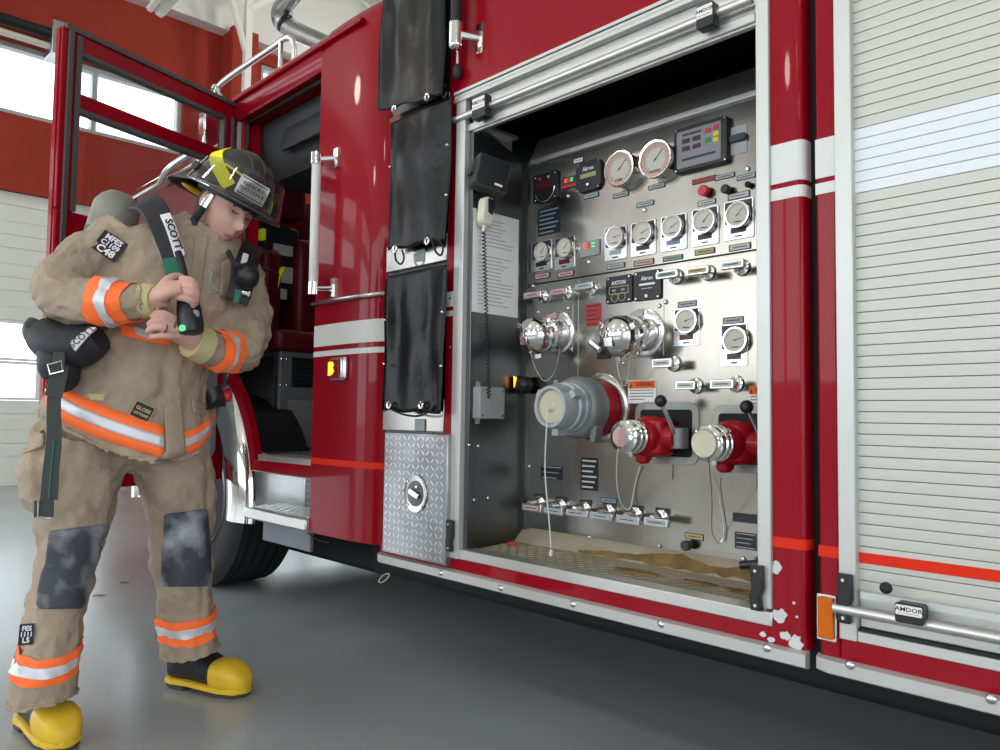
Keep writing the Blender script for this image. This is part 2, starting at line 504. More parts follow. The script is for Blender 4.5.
# overhead door track and spring shaft, hung below the beam
t = thing('door_track', (XF + .2, 1.0, 6.1), 'dark spring shaft and pale guide rail above the high windows', 'door track')
a = on(0, 20, 0, XF + .25); b = on(54, 42, 0, XF + .25)
obj('spring_shaft', MB().cyl((XF + .25, -1.2, a.z + .03), (XF + .25, b.y, a.z + .03), .075, n=14), 'plastic_black', t)
obj('guide_rail', MB().cyl((XF + .22, -1.2, a.z - .13), (XF + .22, b.y - .05, a.z - .13), .045, n=12), 'ivory', t)
obj('end_bracket', MB().box((XF, b.y - .05, a.z - .25), (XF + .36, b.y + .1, a.z + .2)), 'galvanised', t, bevel=.01)
# roof joists
def joist(y, x0, x1, name_label):
    t = thing('roof_joist', (x0, y, 7.6), name_label, 'joist', 'white open-web roof joists')
    for z in (7.55, 8.5):
        obj('chord', MB().box((x0, y - .05, z - .05), (x1, y + .05, z + .05)), 'joist_white', t, smooth=0)
    k = 0; x = x0
    while x < x1 - .9:
        obj('web', MB().tube([(x, y, 7.55 if k % 2 else 8.5), (x + .9, y, 8.5 if k % 2 else 7.55)], .035, 6), 'joist_white', t)
        x += .9; k += 1
for y, lb in ((4.2, 'white open-web roof joist above the fire engine'), (7.4, 'white open-web roof joist beyond the fire engine, past the red pilaster'), (1.0, 'white open-web roof joist above the firefighter')):
    joist(y, XF + .3, XB - .1, lb)
# steel post with braces beyond the red pilaster
t = thing('brace_post', (-10.9, 5.6, 0), 'slim white steel post with diagonal braces beside the red pilaster', 'post')
c = on(247, 60, 0, -10.9)
obj('post', MB().box((-10.95, c.y - .05, 0), (-10.85, c.y + .05, 8.5)), 'joist_white', t, smooth=0)
q = on(224, 0, 0, -10.9)
obj('brace', MB().tube([(-10.9, c.y, c.z + .05), (-10.9, q.y, q.z + .4)], .05, 8), 'joist_white', t)
obj('brace', MB().tube([(-10.9, c.y, c.z + .8), (-10.9, c.y + 1.2, c.z + 1.9)], .07, 8), 'joist_white', t)
# exhaust duct
t = thing('exhaust_duct', (-9.0, 4.6, 6.3), 'shiny round metal exhaust duct with an elbow under the roof', 'duct')
Yd = 4.7
A = on(306, -22, 1, Yd); B = on(290, 0, 1, Yd); B2 = on(281, 10, 1, Yd); Cc = on(281, 20, 1, Yd); Dd = on(292, 29, 1, Yd + .1); Ee = on(350, 55, 1, Yd + .5)
obj('duct_pipe', MB().tube(smooth_path([A, B, B2, Cc, Dd, Ee], 6), .115, 20), 'galvanised', t)
obj('duct_clamp', MB().tube([Cc.lerp(Dd, .3), Cc.lerp(Dd, .5)], .13, 20), 'plastic_black', t)
obj('hanger', MB().cyl(Dd + Vector((0, 0, .1)), (Dd.x, Dd.y, ZC), .012, n=6), 'joist_white', t)
# pale light bars near the beam
for i, (p, q) in enumerate((((150, 9), (161, -5)), ((159, 13), (176, -6)))):
    a = on(*p, 0, -10.6); b = on(*q, 0, -10.2)
    o = obj('strut_bar', MB().tube([a, b + (b - a) * 1.5], .05 if i == 0 else .075, 6), 'joist_white')
    tag(o, ('thinner' if i == 0 else 'thicker') + ' of two white struts slanting up to the roof above the red wall', 'strut', 'white struts above the red wall')
# dry leaves on the floor
for px, py, s, a in ((124, 583, .035, 20), (99, 596, .025, 70)):
    p = on(px, py, 2, 0)
    g = MB(); rng = random.Random(px)
    vs = []; n = 12
    for i in range(n):
        r = s * (.7 + .5 * rng.random()) * (1 if i % 2 else .55)
        vs.append((r * math.cos(2 * PI * i / n) * 1.3, r * .6 * math.sin(2 * PI * i / n), .003 + .006 * rng.random()))
    vs.append((0, 0, .009)); vs += [(v[0], v[1], v[2] - .0025) for v in vs[:n]] + [(0, 0, .0065)]
    g.add(vs, [(i, (i + 1) % n, n) for i in range(n)] + [(n + 1 + (i + 1) % n, n + 1 + i, 2 * n + 1) for i in range(n)] + [(i, n + 1 + i, n + 1 + (i + 1) % n, (i + 1) % n) for i in range(n)])
    tag(obj('dry_leaf', g, 'leaf', M=T(p.x, p.y, 0) @ R(a, 'Z'), smooth=0), ('larger' if s > .03 else 'smaller') + ' of two dry brown leaves on the floor behind the firefighter', 'leaf', 'dry leaves on the floor')
# ------------------------------------------------------------------ fire engine: body
engine = thing('fire_engine', (-1.5, 3.0, 0), 'red fire engine with open pump compartment, white stripe and open cab door', 'fire engine')
def part(name, g, m, **k): return obj(name, g, m, engine, **k)
def bxp(name, x0, x1, y0, y1, z0, z1, m, bevel=.003, **k):
    return part(name, MB().box((x0, y0, z0), (x1, y1, z1)), m, bevel=bevel, smooth=35, **k)
ZTOP = 3.25
XR = 3.4
# rear body
bxp('rear_body_pillar', -.777, -.729, YT, 1.9, .455, ZTOP, 'truck_red', .006)
bxp('rear_body_header', -.729, 1.0, YT, 1.9, 2.42, ZTOP, 'truck_red')
bxp('rear_body_side', 1.0, XR, YT, 1.9, .455, ZTOP, 'truck_red')
bxp('rear_body_core', -.76, XR, 1.9, 4.25, .5, ZTOP - .02, 'truck_red')
bxp('rear_body_sill', -.729, 1.0, YT, 1.9, .455, .505, 'truck_red')
bxp('door_frame', -.729, -.690, YT - .008, YT + .06, .505, 2.42, 'aluminium_satin', .002)
bxp('door_frame', -.690, .96, YT - .004, YT + .05, .505, .528, 'aluminium_satin', .002)
bxp('door_frame', .96, 1.0, YT - .008, YT + .06, .505, 2.42, 'aluminium_satin', .002)
bxp('door_seal', -.690, .96, YT + .002, YT + .03, .528, .535, 'rubber', 0)
def rail(x0, x1, z0, z1, ends):
    g = MB(); y0 = YT - .016
    pr = [(y0 + .012, z0), (y0, z0 + .006), (y0, z1 - .006), (y0 + .012, z1), (YT + .01, z1), (YT + .01, z0)]
    rg = []
    for x, dy in ((x0, .014), (x0 + .03, 0), (x1, 0)):
        rg.append([(x, min(y + dy, YT + .01), z) for y, z in pr])
    g.loft(rg)
    o = part('rub_rail', g, 'aluminium_satin')
    return o
rr = rail(-.785, XR, .418, .458, 1)
sm = MB().lathe([(.011, 0), (.010, .003), (.006, .006), (0, .007)], n=12).mesh('rail_screw')
sm.materials.append(MT['chrome_soft'])
for px, py in ((850, 665), (991, 699)):
    p = S(px, py, YT - .016); obj('rail_screw', sm, None, rr, M=side(p))
rr = rail(-2.545, -.805, .416, .456, 1)
for px, py in ((441, 573), (501, 588), (573, 604), (661, 624), (767, 648)):
    p = S(px, py, YT - .016); obj('rail_screw', sm, None, rr, M=side(p))
# rolling shutter of the rear body: every slat is its own piece
shutter = part('roller_shutter', MB().box((-.690, YT + .034, .60), (.96, YT + .04, 2.42)), 'slat_alu')
def slat_mesh(nm, m):
    h = .0255; x0, x1 = -.690, .96
    pr = [(YT + .032, .0002), (YT + .016, .0004), (YT + .0130, .0012), (YT + .0125, h * .5), (YT + .0130, h - .0012), (YT + .016, h - .0004), (YT + .032, h - .0002)]
    me = MB().loft([[(x0, y, z) for y, z in pr], [(x1, y, z) for y, z in pr]]).mesh('slat', 40)
    me.materials.append(MT[m]); return me
sa, sw = slat_mesh('slat', 'slat_alu'), slat_mesh('slat', 'slat_white')
k = -36
while 1.533 + k * .0255 < 2.40:
    z = 1.533 + k * .0255
    obj('slat', sw if 0 <= k < 6 else sa, None, shutter, M=T(0, 0, z)); k += 1
bxp('shutter_stripe', -.689, .959, YT + .0105, YT + .02, .6795, .7035, 'stripe_orange', 0, label='bright red reflective stripe')
br = bxp('shutter_bottom_bar', -.689, .955, YT + .010, YT + .032, .536, .613, 'aluminium_satin', .003)
p = S(900, 622, YT - .02)
g = MB().cyl((-.735, YT - .02, p.z + .005), (.93, YT - .02, p.z + .005), .0125, n=16)
part('lift_bar', g, 'aluminium', label='round steel lift bar')
g = MB().prism([(0, 0), (.38, 0), (.44, .012), (.44, .016), (0, .016)], 0, .012, T(-.68, YT, .604) @ R(90, 'X'))
part('pull_ledge', g, 'aluminium_satin')
def strap(px0, py0, px1, py1, yb, horizontal=True):
    a = S(px0, py0, yb); b = S(px1, py1, yb)
    w = abs(b.x - a.x); h = abs(b.z - a.z); c = (a + b) / 2
    o = part('bar_strap', MB().prism(rrect(w, h, .006), -.012, .02, side((c.x, yb + .01, c.z))), 'plastic_black', bevel=.002)
    M = side((c.x, yb + .01, c.z))
    obj('strap_label', MB().prism(rrect(w * .92, h * .5, .002), .0201, .0212, M @ T(0, h * .16, 0)), 'paper', o)
    text('strap_lettering', 'AMDOR', min(h * .3, w * .24), M @ T(0, h * .2, .0214), 'ink', o, sx=1.2)
    obj('strap_line', MB().box((-w * .38, h * .0, .0212), (w * .38, h * .02, .0217), M), 'button_red', o)
strap(896, 601, 925, 626, YT - .035)
p = S(886, 588, YT - .03)
part('bumper_knob', MB().ell(p, (.013, .013, .013)), 'rubber')
def bumper(x, z, flip=1):
    M = side((x, YT - .01, z))
    o = part('door_bumper', MB().prism([(-.016, .055), (.016, .055), (.018, .0), (.010, -.02), (.014, -.055), (-.014, -.055), (-.018, -.02), (-.012, .0)], 0, .018, M), 'plastic_black', bevel=.003)
    for dz in (.042, -.042): obj('bumper_screw', MB().lathe([(.005, 0), (.004, .003), (0, .003)], M @ T(0, dz, .018), n=10), 'chrome_soft', o)
bumper(S(848, 597).x, S(848, 597).z)
bumper(S(763, 587).x - .006, S(763, 587).z)
bumper(S(452, 535).x + .01, S(452, 535).z)
c = (S(819, 597) + S(838, 637)) / 2
M = side((c.x, YT, c.z))
mk = part('marker_light', MB().prism(rrect(.046, .106, .004), 0, .012, M), 'chrome_soft', bevel=.002)
obj('amber_lens', MB().prism(rrect(.036, .094, .004), .012, .02, M), 'amber', mk, bevel=.003, label='amber lens')
for a, b, n2 in ((1.583, 1.679, 0), (1.544, 1.571, 1)):
    bxp('white_stripe', -.7775, -.7285, YT - .0015, YT + .01, a, b, 'stripe_white', 0)
bxp('orange_stripe', -.7775, -.7285, YT - .0015, YT + .01, .684, .71, 'stripe_orange', 0)

# pump module
def pillar(name, x0, x1, z0, z1, m, rad=.02, y0=YT):
    pr = [(x0, y0 + .05), (x0, y0), (x1 - rad, y0)] + [(x1 - rad + rad * math.sin(a), y0 + rad - rad * math.cos(a)) for a in (PI / 8, PI / 4, 3 * PI / 8, PI / 2)] + [(x1, y0 + .045), (x1 - .02, y0 + .045)]
    return part(name, MB().loft([[(x, y, z0) for x, y in pr], [(x, y, z1) for x, y in pr]]), m)
pillar('pump_pillar', -.891, -.808, .456, ZTOP, 'truck_red')
for a, b in ((1.592, 1.692), (1.55, 1.579)):
    pillar('white_stripe', -.8905, -.8065, a, b, 'stripe_white', .021, YT - .0015)
pillar('orange_stripe', -.8905, -.8065, .691, .716, 'stripe_orange', .021, YT - .0015)
bxp('gap_shade', -.88, -.775, YT + .05, YT + .1, .46, ZTOP, 'dark_inside', 0)  # near-black sheet that paints the shade between pump module and rear body
# chipped paint on the pillar and the sill: bare metal flakes
for i, (px, py, s, sx) in enumerate(((777, 567, .018, .7), (780, 616, .02, 1.1), (796, 643, .022, .8), (786, 636, .012, 1.3), (763, 634, .007, 1.5), (771, 640, .008, 1.4), (794, 603, .004, 1), (797, 617, .004, 1))):
    rng = random.Random(i); n = 14
    po = [(s * sx * (.6 + .55 * rng.random()) * math.cos(2 * PI * j / n), s * (.6 + .55 * rng.random()) * math.sin(2 * PI * j / n)) for j in range(n)]
    p = S(px, py); part('paint_chip', MB().prism(po, -.001, .0012, side((p.x, YT, p.z))), 'chip', smooth=0, label='bare patch of chipped paint')
bxp('pump_header', -2.111, -.891, YT, YT + .05, 2.19, ZTOP, 'truck_red')
bxp('pump_sill', -2.53, -.891, YT, YT + .05, .456, .497, 'truck_red')
bxp('red_strip', -2.151, -2.10, YT, YT + .05, .497, ZTOP, 'truck_red', .004)
for a, b in ((1.40, 1.455), (1.365, 1.385)):
    bxp('white_stripe', -2.1515, -2.0995, YT - .0015, YT + .02, a, b, 'stripe_white', 0)
for a in (1.43, 1.25): part('screw', MB().lathe([(.006, 0), (.004, .004), (0, .004)], side((-2.126, YT, a)), n=10), 'chrome_soft')
bxp('opening_frame', -2.10, -2.05, YT - .010, YT + .05, .497, 2.15, 'aluminium_satin', .002)
bxp('opening_frame', -2.05, -2.028, YT + .012, YT + .05, .52, 2.15, 'stainless_dark', .002)
bxp('opening_frame', -.926, -.891, YT - .010, YT + .05, .54, 2.19, 'aluminium_satin', .002)
bxp('opening_frame', -2.10, -.891, YT - .006, YT + .06, .497, .532, 'aluminium', .003)
g = MB()
for a, b, y in ((2.150, 2.164, -.014), (2.167, 2.178, -.010), (2.181, 2.192, -.014)): g.box((-2.112, YT + y, a), (-.891, YT + .05, b))
part('top_track', g, 'aluminium_satin', smooth=0, bevel=.0015)
bxp('rolled_door_rail', -2.05, -.934, YT + .012, YT + .03, 2.028, 2.15, 'aluminium', .003)
bxp('rolled_door_lip', -2.05, -.934, YT + .004, YT + .014, 2.035, 2.062, 'aluminium_satin', .003)
part('lift_bar', MB().cyl((-2.115, YT - .012, 2.088), (-.935, YT - .012, 2.088), .0125, n=16), 'aluminium', label='round steel lift bar of the raised shutter')
strap(474, 99, 487, 116, YT - .03)
strap(698, 8, 715, 25, YT - .03)
# compartment shell
bxp('compartment_wall', -2.06, -2.03, YT + .05, 2.5, .5, 2.3, 'stainless_dark', 0)
bxp('compartment_wall', -.93, -.90, YT + .05, 2.5, .5, 2.3, 'stainless_dark', 0)
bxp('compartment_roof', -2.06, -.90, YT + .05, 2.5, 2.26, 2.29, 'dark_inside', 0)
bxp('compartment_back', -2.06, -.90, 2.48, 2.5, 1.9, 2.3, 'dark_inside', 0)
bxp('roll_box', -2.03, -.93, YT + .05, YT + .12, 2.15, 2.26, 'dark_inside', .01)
g = MB()
g.add([(-2.03, YT + .05, .528), (-.93, YT + .05, .528), (-.93, 2.06, .536), (-2.03, 2.06, .536), (-.93, 2.112, .585), (-2.03, 2.112, .585),
       (-2.03, YT + .05, .50), (-.93, YT + .05, .50), (-.93, 2.2, .50), (-2.03, 2.2, .50), (-.93, 2.2, .585), (-2.03, 2.2, .585)],
      [(0, 1, 2, 3), (3, 2, 4, 5), (0, 6, 7, 1), (5, 4, 10, 11), (6, 9, 8, 7)])
fl = part('compartment_floor', g, 'dirty_floor', smooth=0, label='tread floor of the pump compartment stained with brown dirt')
def lug_mesh(ln=.021, w=.0055, h=.0018):
    pr = [(-ln / 2, 0), (-ln / 4, w / 2), (ln / 4, w / 2), (ln / 2, 0), (ln / 4, -w / 2), (-ln / 4, -w / 2)]
    return pr, h
def tread(name, M, w, h, pitch, mat_, parent, s=1):
    """raised lugs in alternating directions over a w x h rectangle lying in local x,y"""
    g = MB(); pr, hh = lug_mesh(.98 * pitch, .17 * pitch, .0016 * s)
    nx = int(w / pitch); ny = int(h / pitch)
    for i in range(nx):
        for j in range(ny):
            a = math.radians(45 if (i + j) % 2 else -45); ca, sa_ = math.cos(a), math.sin(a)
            cx = (i + .5) * w / nx - w / 2; cy = (j + .5) * h / ny - h / 2
            po = [(cx + x * ca - y * sa_, cy + x * sa_ + y * ca) for x, y in pr]
            g.prism(po, 0, hh, M)
    return obj(name, g, mat_, parent, smooth=0, kind='stuff')
tread('tread_lugs', T(-1.48, 1.955, .5325) @ R(1.2, 'X'), 1.08, .19, .022, 'dirty_floor', fl)
for px, py, sx, sy in ((637, 571, .09, .022), (700, 582, .06, .014), (740, 590, .05, .018)):
    p = on(px, py, 2, .538); rng = random.Random(px); n = 16
    po = [(sx * (.8 + .35 * rng.random()) * math.cos(2 * PI * j / n), sy * (.8 + .35 * rng.random()) * math.sin(2 * PI * j / n)) for j in range(n)]
    obj('grime_patch', MB().prism(po, -.001, .0035, T(p.x, p.y, .5345) @ R(1.2, 'X')), 'dirt_brown', fl, smooth=0)
rng = random.Random(11); top_ = []; bot_ = []
for i in range(25):
    x = -1.72 + .78 * i / 24; f_ = min(1, i / 9)
    a_ = .12 + .06 * rng.random(); b_ = a_ + (.5 + .22 * math.sin(i * .7) * rng.random()) * f_
    for L_, q in ((top_, min(b_, .97)), (bot_, max(.02, a_ - .25 * rng.random()))): L_.append((x, 2.06 + .052 * q - .0014, .536 + .049 * q + .0014))
obj('grime_patch', MB().add(top_ + bot_ + [(x, y + .001, z - .001) for x, y, z in top_ + bot_], [(i, i + 1, 26 + i, 25 + i) for i in range(24)] + [(51 + i, 50 + i, 75 + i, 76 + i) for i in range(24)]), 'dirt_brown', fl, smooth=0)
# crosslay section between cab and pump opening
bxp('hose_bed_back', -2.535, -2.151, YT + .02, YT + .06, .456, ZTOP, 'stainless_dark', 0)
for z0, z1 in ((2.185, 2.215), (1.575, 1.68), (.94, 1.06)):
    bxp('divider_plate', -2.53, -2.152, YT - .002, YT + .03, z0, z1, 'stainless', .003)
c = S(421, 257); part('data_plate', MB().prism(rrect(.05, .045, .003), 0, .003, side((c.x, YT - .002, 1.615))), 'label_grey')
c = S(421, 425); part('lever_tab', MB().prism(rrect(.055, .045, .004), 0, .008, side((c.x, YT - .002, .965))), 'label_grey', bevel=.002)
# black grab post with chrome ends
q = S(456, 40, YT - .06)
part('grab_post', MB().cyl((q.x, q.y, 2.40), (q.x, q.y, 3.2), .021, n=16), 'rubber')
part('post_bracket', MB().cyl((q.x, q.y, 2.335), (q.x, q.y, 2.415), .026, n=18).ell((q.x, q.y, 2.335), (.026, .026, .02)).cyl((q.x, q.y, 2.375), (q.x + .07, YT - .004, 2.355), .016, .010, n=10).box((q.x + .05, YT - .008, 2.30), (q.x + .085, YT, 2.41)), 'chrome')
part('bed_strut', MB().tube([(q.x - .035, YT - .02, 2.27), (q.x - .03, YT - .03, 3.2)], .006, 8), 'chrome_soft')
part('strut_boot', MB().ell((q.x - .035, YT - .02, 2.262), (.018, .018, .03)), 'rubber')
# tread-plate locker door with round latch
dx0, dx1 = S(383.5, 490, YT - .028).x, S(447, 490, YT - .028).x; dz0, dz1 = .470, .934
ld = bxp('locker_door', dx0, dx1, YT - .028, YT, dz0, dz1, 'tread_plate', .003, label='tread-plate locker door with round paddle latch')
tread('tread_lugs', side(((dx0 + dx1) / 2 - .004, YT - .028, (dz0 + dz1) / 2)), dx1 - dx0 - .02, dz1 - dz0 - .01, .026, 'tread_lug', ld)
c = S(422, 493); M = side((c.x, YT - .03, c.z))
obj('latch_ring', MB().lathe([(.038, .001), (.056, .002), (.066, .004), (.068, .002), (.066, 0)], M @ Matrix.Diagonal((1, 1.05, 1, 1)), n=32), 'chrome_soft', ld)
obj('latch_cup', MB().lathe([(.048, .0), (.048, .003), (.03, .0034), (0, .0036)], M, n=28), 'stainless_dark', ld)
obj('latch_paddle', MB().prism(rrect(.06, .022, .009), .004, .014, M @ R(-20, 'Z')).cyl((.012, .026, .002), (.012, .026, .01), .006, M=M), 'chrome', ld, bevel=.002)
for a in range(4):
    obj('latch_screw', MB().lathe([(.004, .004), (.003, .007), (0, .007)], M @ T(.059 * math.cos(PI / 4 + a * PI / 2), .061 * math.sin(PI / 4 + a * PI / 2), 0), n=8), 'chrome', ld)
p = S(384, 578, YT - .03)
part('wire_loop', MB().tube([(p.x + .035 * math.cos(t_) * .9 + .012 * math.sin(t_), YT - .03, p.z + .018 * math.sin(t_) + .012 * math.cos(t_)) for t_ in [2 * PI * i / 18 for i in range(18)]], .0016, 6, closed=True), 'cord_white')
p = S(400, 563, YT - .016); part('rail_sticker', MB().prism(rrect(.1, .018, .002), 0, .001, side((p.x, YT - .016, p.z))), 'label_pale')

# black vinyl covers
def cover(nm, c4, seed, drape, label, grom):
    """hanging sheet over four pixel corners (tl,tr,br,bl) on the truck side"""
    P = [S(x, y, YT - .022) for x, y in c4]
    nx, nz = 18, 34; vs = []; fs = []
    rng = random.Random(seed); ph = [rng.random() * 6 for _ in range(6)]
    for j in range(nz + 1):
        v = j / nz
        for i in range(nx + 1):
            u_ = i / nx
            p = (P[0].lerp(P[1], u_)).lerp(P[3].lerp(P[2], u_), v)
            f_ = math.sin(u_ * 7 + ph[0] + v * 1.2) * .009 + math.sin(u_ * 15 + ph[1] - v * 2.5) * .004 + math.sin(v * 8 + ph[2] + u_ * 3) * .003
            f_ += .012 * drape * noise.noise(Vector((u_ * 3 + seed, v * 2.2, seed)))
            y = p.y - (.016 + f_ * (.35 + .65 * math.sin(PI * min(1, v * 1.05)))) - drape * .012 * v
            vs.append((p.x, y, p.z - .012 * abs(math.sin(u_ * PI * 2 + ph[3])) * (v > .96)))
    for j in range(nz):
        for i in range(nx):
            a = j * (nx + 1) + i; fs.append((a, a + 1, a + nx + 2, a + nx + 1))
    c = (P[0] + P[2]) / 2
    t = thing('vinyl_cover', (c.x, YT - .03, P[2].z), label, 'cover', 'black vinyl hose bed covers')
    o = obj('sheet', MB().add(vs, fs), 'vinyl_black', t, smooth=80)
    md = o.modifiers.new('solid', 'SOLIDIFY'); md.thickness = .003
    for gx, gy, big in grom:
        q = S(gx, gy, YT - .055 - .01 * drape)
        if big:
            g = obj('grommet', MB().tube([(q.x + .011 * math.cos(a), q.y, q.z + .011 * math.sin(a)) for a in [2 * PI * i / 16 for i in range(16)]], .0045, 8, closed=True), 'chrome', t)
        else:
            obj('snap_stud', MB().ell(q, (.006, .006, .006), nu=10, nv=6), 'chrome_soft', t)
    return t
cover('a', ((390, -40), (452, -60), (450, 97), (385, 112)), 3, 1.6, 'black vinyl cover hanging above the uppermost metal divider strip', ((394, 109, 1), (427, 97, 1)))
cover('b', ((394, 124), (455, 97), (450, 240), (393, 250)), 5, .7, 'black vinyl cover between the two grey divider plates', ((392, 250, 0), (395, 249, 1), (427, 241, 1), (390, 167, 0), (447, 145, 0), (446, 195, 0)))
t3 = cover('c', ((390, 277), (450, 265), (445, 411), (387, 409)), 9, .6, 'black vinyl cover hanging right above the tread-plate locker door', ((389, 405, 1), (421, 405, 1), (385, 320, 0), (384, 364, 0), (442, 312, 0), (441, 366, 0)))
def loop(pts, parent=None, r=.004):
    return part('bungee_loop', MB().tube(smooth_path([S(x, y, YT - .05) for x, y in pts], 5), r, 8), 'rubber')
loop(((395, 250), (396, 260), (401, 264), (404, 258), (402, 250)))
loop(((432, 240), (436, 252), (441, 255), (443, 248), (440, 241)))
loop(((389, 408), (402, 414), (418, 416), (430, 411), (434, 406)))
loop(((445, 85), (441, 90), (444, 98), (447, 92)))
# ------------------------------------------------------------------ fire engine: cab
def cab_skin(name, x_prof, z_prof, m, th=.035, **k):
    rings = []
    for z, ins in z_prof:
        o_ = [(x, y + ins, z) for x, y in x_prof]
        i_ = [(x - (th if n_ == len(x_prof) - 1 else 0), y + ins + th, z) for n_, (x, y) in enumerate(x_prof)]
        rings.append(o_ + i_[::-1])
    return part(name, MB().loft(rings), m, **k)
XPR = [(-3.058, 1.800), (-2.95, 1.796), (-2.80, 1.798), (-2.70, 1.805), (-2.61, 1.818), (-2.56, 1.838), (-2.53, 1.87), (-2.52, 1.92), (-2.52, 2.2)]
ZPR = [(.476, 0), (1.5, 0), (2.66, 0), (2.72, .012), (2.78, .045), (2.82, .11), (2.84, .2)]
cab_skin('rear_corner_panel', XPR, ZPR, 'truck_red')
def off(d): return [(x + (0 if i < 5 else d), y - (d if i < 6 else 0)) for i, (x, y) in enumerate(XPR)][:-1]
XS = [(-3.0585, 1.7985), (-2.95, 1.7945), (-2.80, 1.7965), (-2.70, 1.8035), (-2.609, 1.8165), (-2.559, 1.8365), (-2.529, 1.869)]
def corner_strip(nm, z0, z1, m, d=.0, **k):
    cab_skin(nm, [(x, y - d) for x, y in XS], [(z0, 0), (z1, 0)], m, .006, **k)
zz = lambda y: S(345, y, 1.797).z
corner_strip('white_stripe', zz(344), zz(322), 'stripe_white')
corner_strip('white_stripe', zz(354.5), zz(349), 'stripe_white')
corner_strip('orange_stripe', zz(467), zz(460.5), 'stripe_orange')
g = MB().tube([(x, y - .010, zz(299)) for x, y in XS], .0105, 10)
part('chrome_strip', g, 'chrome_soft', label='thin chrome rub strip')
# side marker lamp
c = (S(325, 357, 1.79) + S(352.5, 381, 1.79)) / 2
M = side((c.x, 1.797, c.z))
mk = part('side_lamp', MB().prism(rrect(.125, .098, .012), 0, .014, M), 'chrome_soft', bevel=.003, label='lit side marker lamp with chrome rim')
obj('lamp_lens', MB().prism(rrect(.085, .08, .008), .013, .026, M @ T(-.014, 0, 0)), 'red_lens', mk, bevel=.005)
obj('lamp_glow', MB().prism([(-.05, .028), (-.02, .03), (-.006, .016), (-.018, .004), (-.004, -.008), (-.02, -.026), (-.05, -.03)], .0262, .0275, M), 'amber_lit', mk, smooth=0, label='glowing orange bulb')
obj('lamp_reflector', MB().prism(rrect(.02, .082, .004), .013, .028, M @ T(.042, 0, 0)), 'chrome', mk, bevel=.003)
# grab handle by the doorway
hx, hy = S(315, 225, 1.735).x, 1.735
z0, z1 = S(313, 292, hy).z, S(316, 156, hy).z
g = MB().cyl((hx, hy, z0), (hx, hy, z1), .021, n=18)
gh = part('grab_handle', g, 'stripe_white', label='white vertical grab handle on chrome brackets')
for z in (z0, z1 - .03):
    obj('handle_bracket', MB().cyl((hx, hy, z - .012), (hx, hy, z + .042), .0255, n=18).cyl((hx, hy, z + .015), (hx + .075, 1.793, z + .015), .012, n=10).box((hx + .06, 1.782, z - .028), (hx + .095, 1.797, z + .058)), 'chrome', gh)
# roof edge, header and roof
YZ = [(1.81, 2.585), (1.80, 2.60), (1.80, 2.685), (1.812, 2.70), (1.825, 2.74), (1.86, 2.785), (1.91, 2.815), (2.0, 2.84), (2.0, 2.60)]
part('cab_header', MB().loft([[(-4.06, y, z) for y, z in YZ], [(-3.058, y, z) for y, z in YZ]]), 'truck_red')
YZ2 = [(1.792, 2.682), (1.782, 2.688), (1.782, 2.70), (1.800, 2.706), (1.812, 2.70), (1.805, 2.682)]
part('drip_rail', MB().loft([[(-4.05, y, z) for y, z in YZ2], [(-2.72, y, z) for y, z in YZ2]]), 'truck_red')
bxp('cab_roof', -4.08, -2.56, 1.98, 4.12, 2.72, 2.845, 'truck_red', .03)
hz = S(250, 63, 1.92); rx0 = S(218, 86, 1.92); rx1 = S(292, 30, 1.92)
g = MB().tube(smooth_path([(rx0.x - .05, 1.93, 2.80), (rx0.x - .03, 1.92, hz.z - .05), (rx0.x + .08, 1.92, hz.z), (rx1.x - .25, 1.92, hz.z), (rx1.x - .06, 1.92, hz.z), (rx1.x, 1.93, hz.z - .04), (rx1.x + .01, 1.93, 2.80)], 6), .017, 12)
part('roof_rail', g, 'chrome_soft', label='bright tube rail along the cab roof')
p = S(281, 45, 1.92); part('rail_post', MB().cyl((p.x, 1.92, 2.80), (p.x, 1.92, hz.z), .013, n=10).box((p.x - .03, 1.90, 2.79), (p.x + .03, 1.95, 2.83)), 'chrome_soft')
# doorway: hinge post, inner jamb, rubber seal
bxp('hinge_post', -4.03, -3.955, YT, 1.90, 1.28, 2.60, 'truck_red', .006)
bxp('hinge_strip', -3.955, -3.93, YT + .006, 1.87, 1.30, 2.585, 'plastic_grey', .002)
bxp('inner_jamb', -3.93, -3.895, YT + .02, 1.93, 1.25, 2.585, 'truck_red', .004)
g = MB().tube([(-3.89, 1.85, 1.25), (-3.89, 1.85, 2.57), (-3.08, 1.85, 2.575)], .012, 8)
part('door_seal', g, 'rubber')
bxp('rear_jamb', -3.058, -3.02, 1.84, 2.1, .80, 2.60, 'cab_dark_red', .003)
# wheel arch
WX, WZ = -4.43, .53
def arc_band(name, cs, a0, a1, m, n=40, **k):
    rg = []
    for i in range(n + 1):
        a = math.radians(a0 + (a1 - a0) * i / n)
        rg.append([(WX + r * math.cos(a), y, WZ + r * math.sin(a)) for r, y in cs])
    return part(name, MB().loft(rg), m, smooth=60, **k)
arc_band('wheel_arch_trim', [(.635, 1.90), (.628, 1.80), (.640, 1.752), (.675, 1.735), (.725, 1.745), (.77, 1.775), (.80, 1.808), (.80, 1.83), (.70, 1.80), (.66, 1.83), (.655, 1.90)], -6, 186, 'chrome', label='polished chrome wheel arch trim')
arc_band('fender_panel', [(.79, 1.806), (.853, 1.812), (.853, 1.85), (.79, 1.85)], 13, 176, 'truck_red')
arc_band('wheel_well', [(.565, 1.88), (.585, 1.88), (.585, 2.28), (.565, 2.28)], -4, 184, 'rubber')
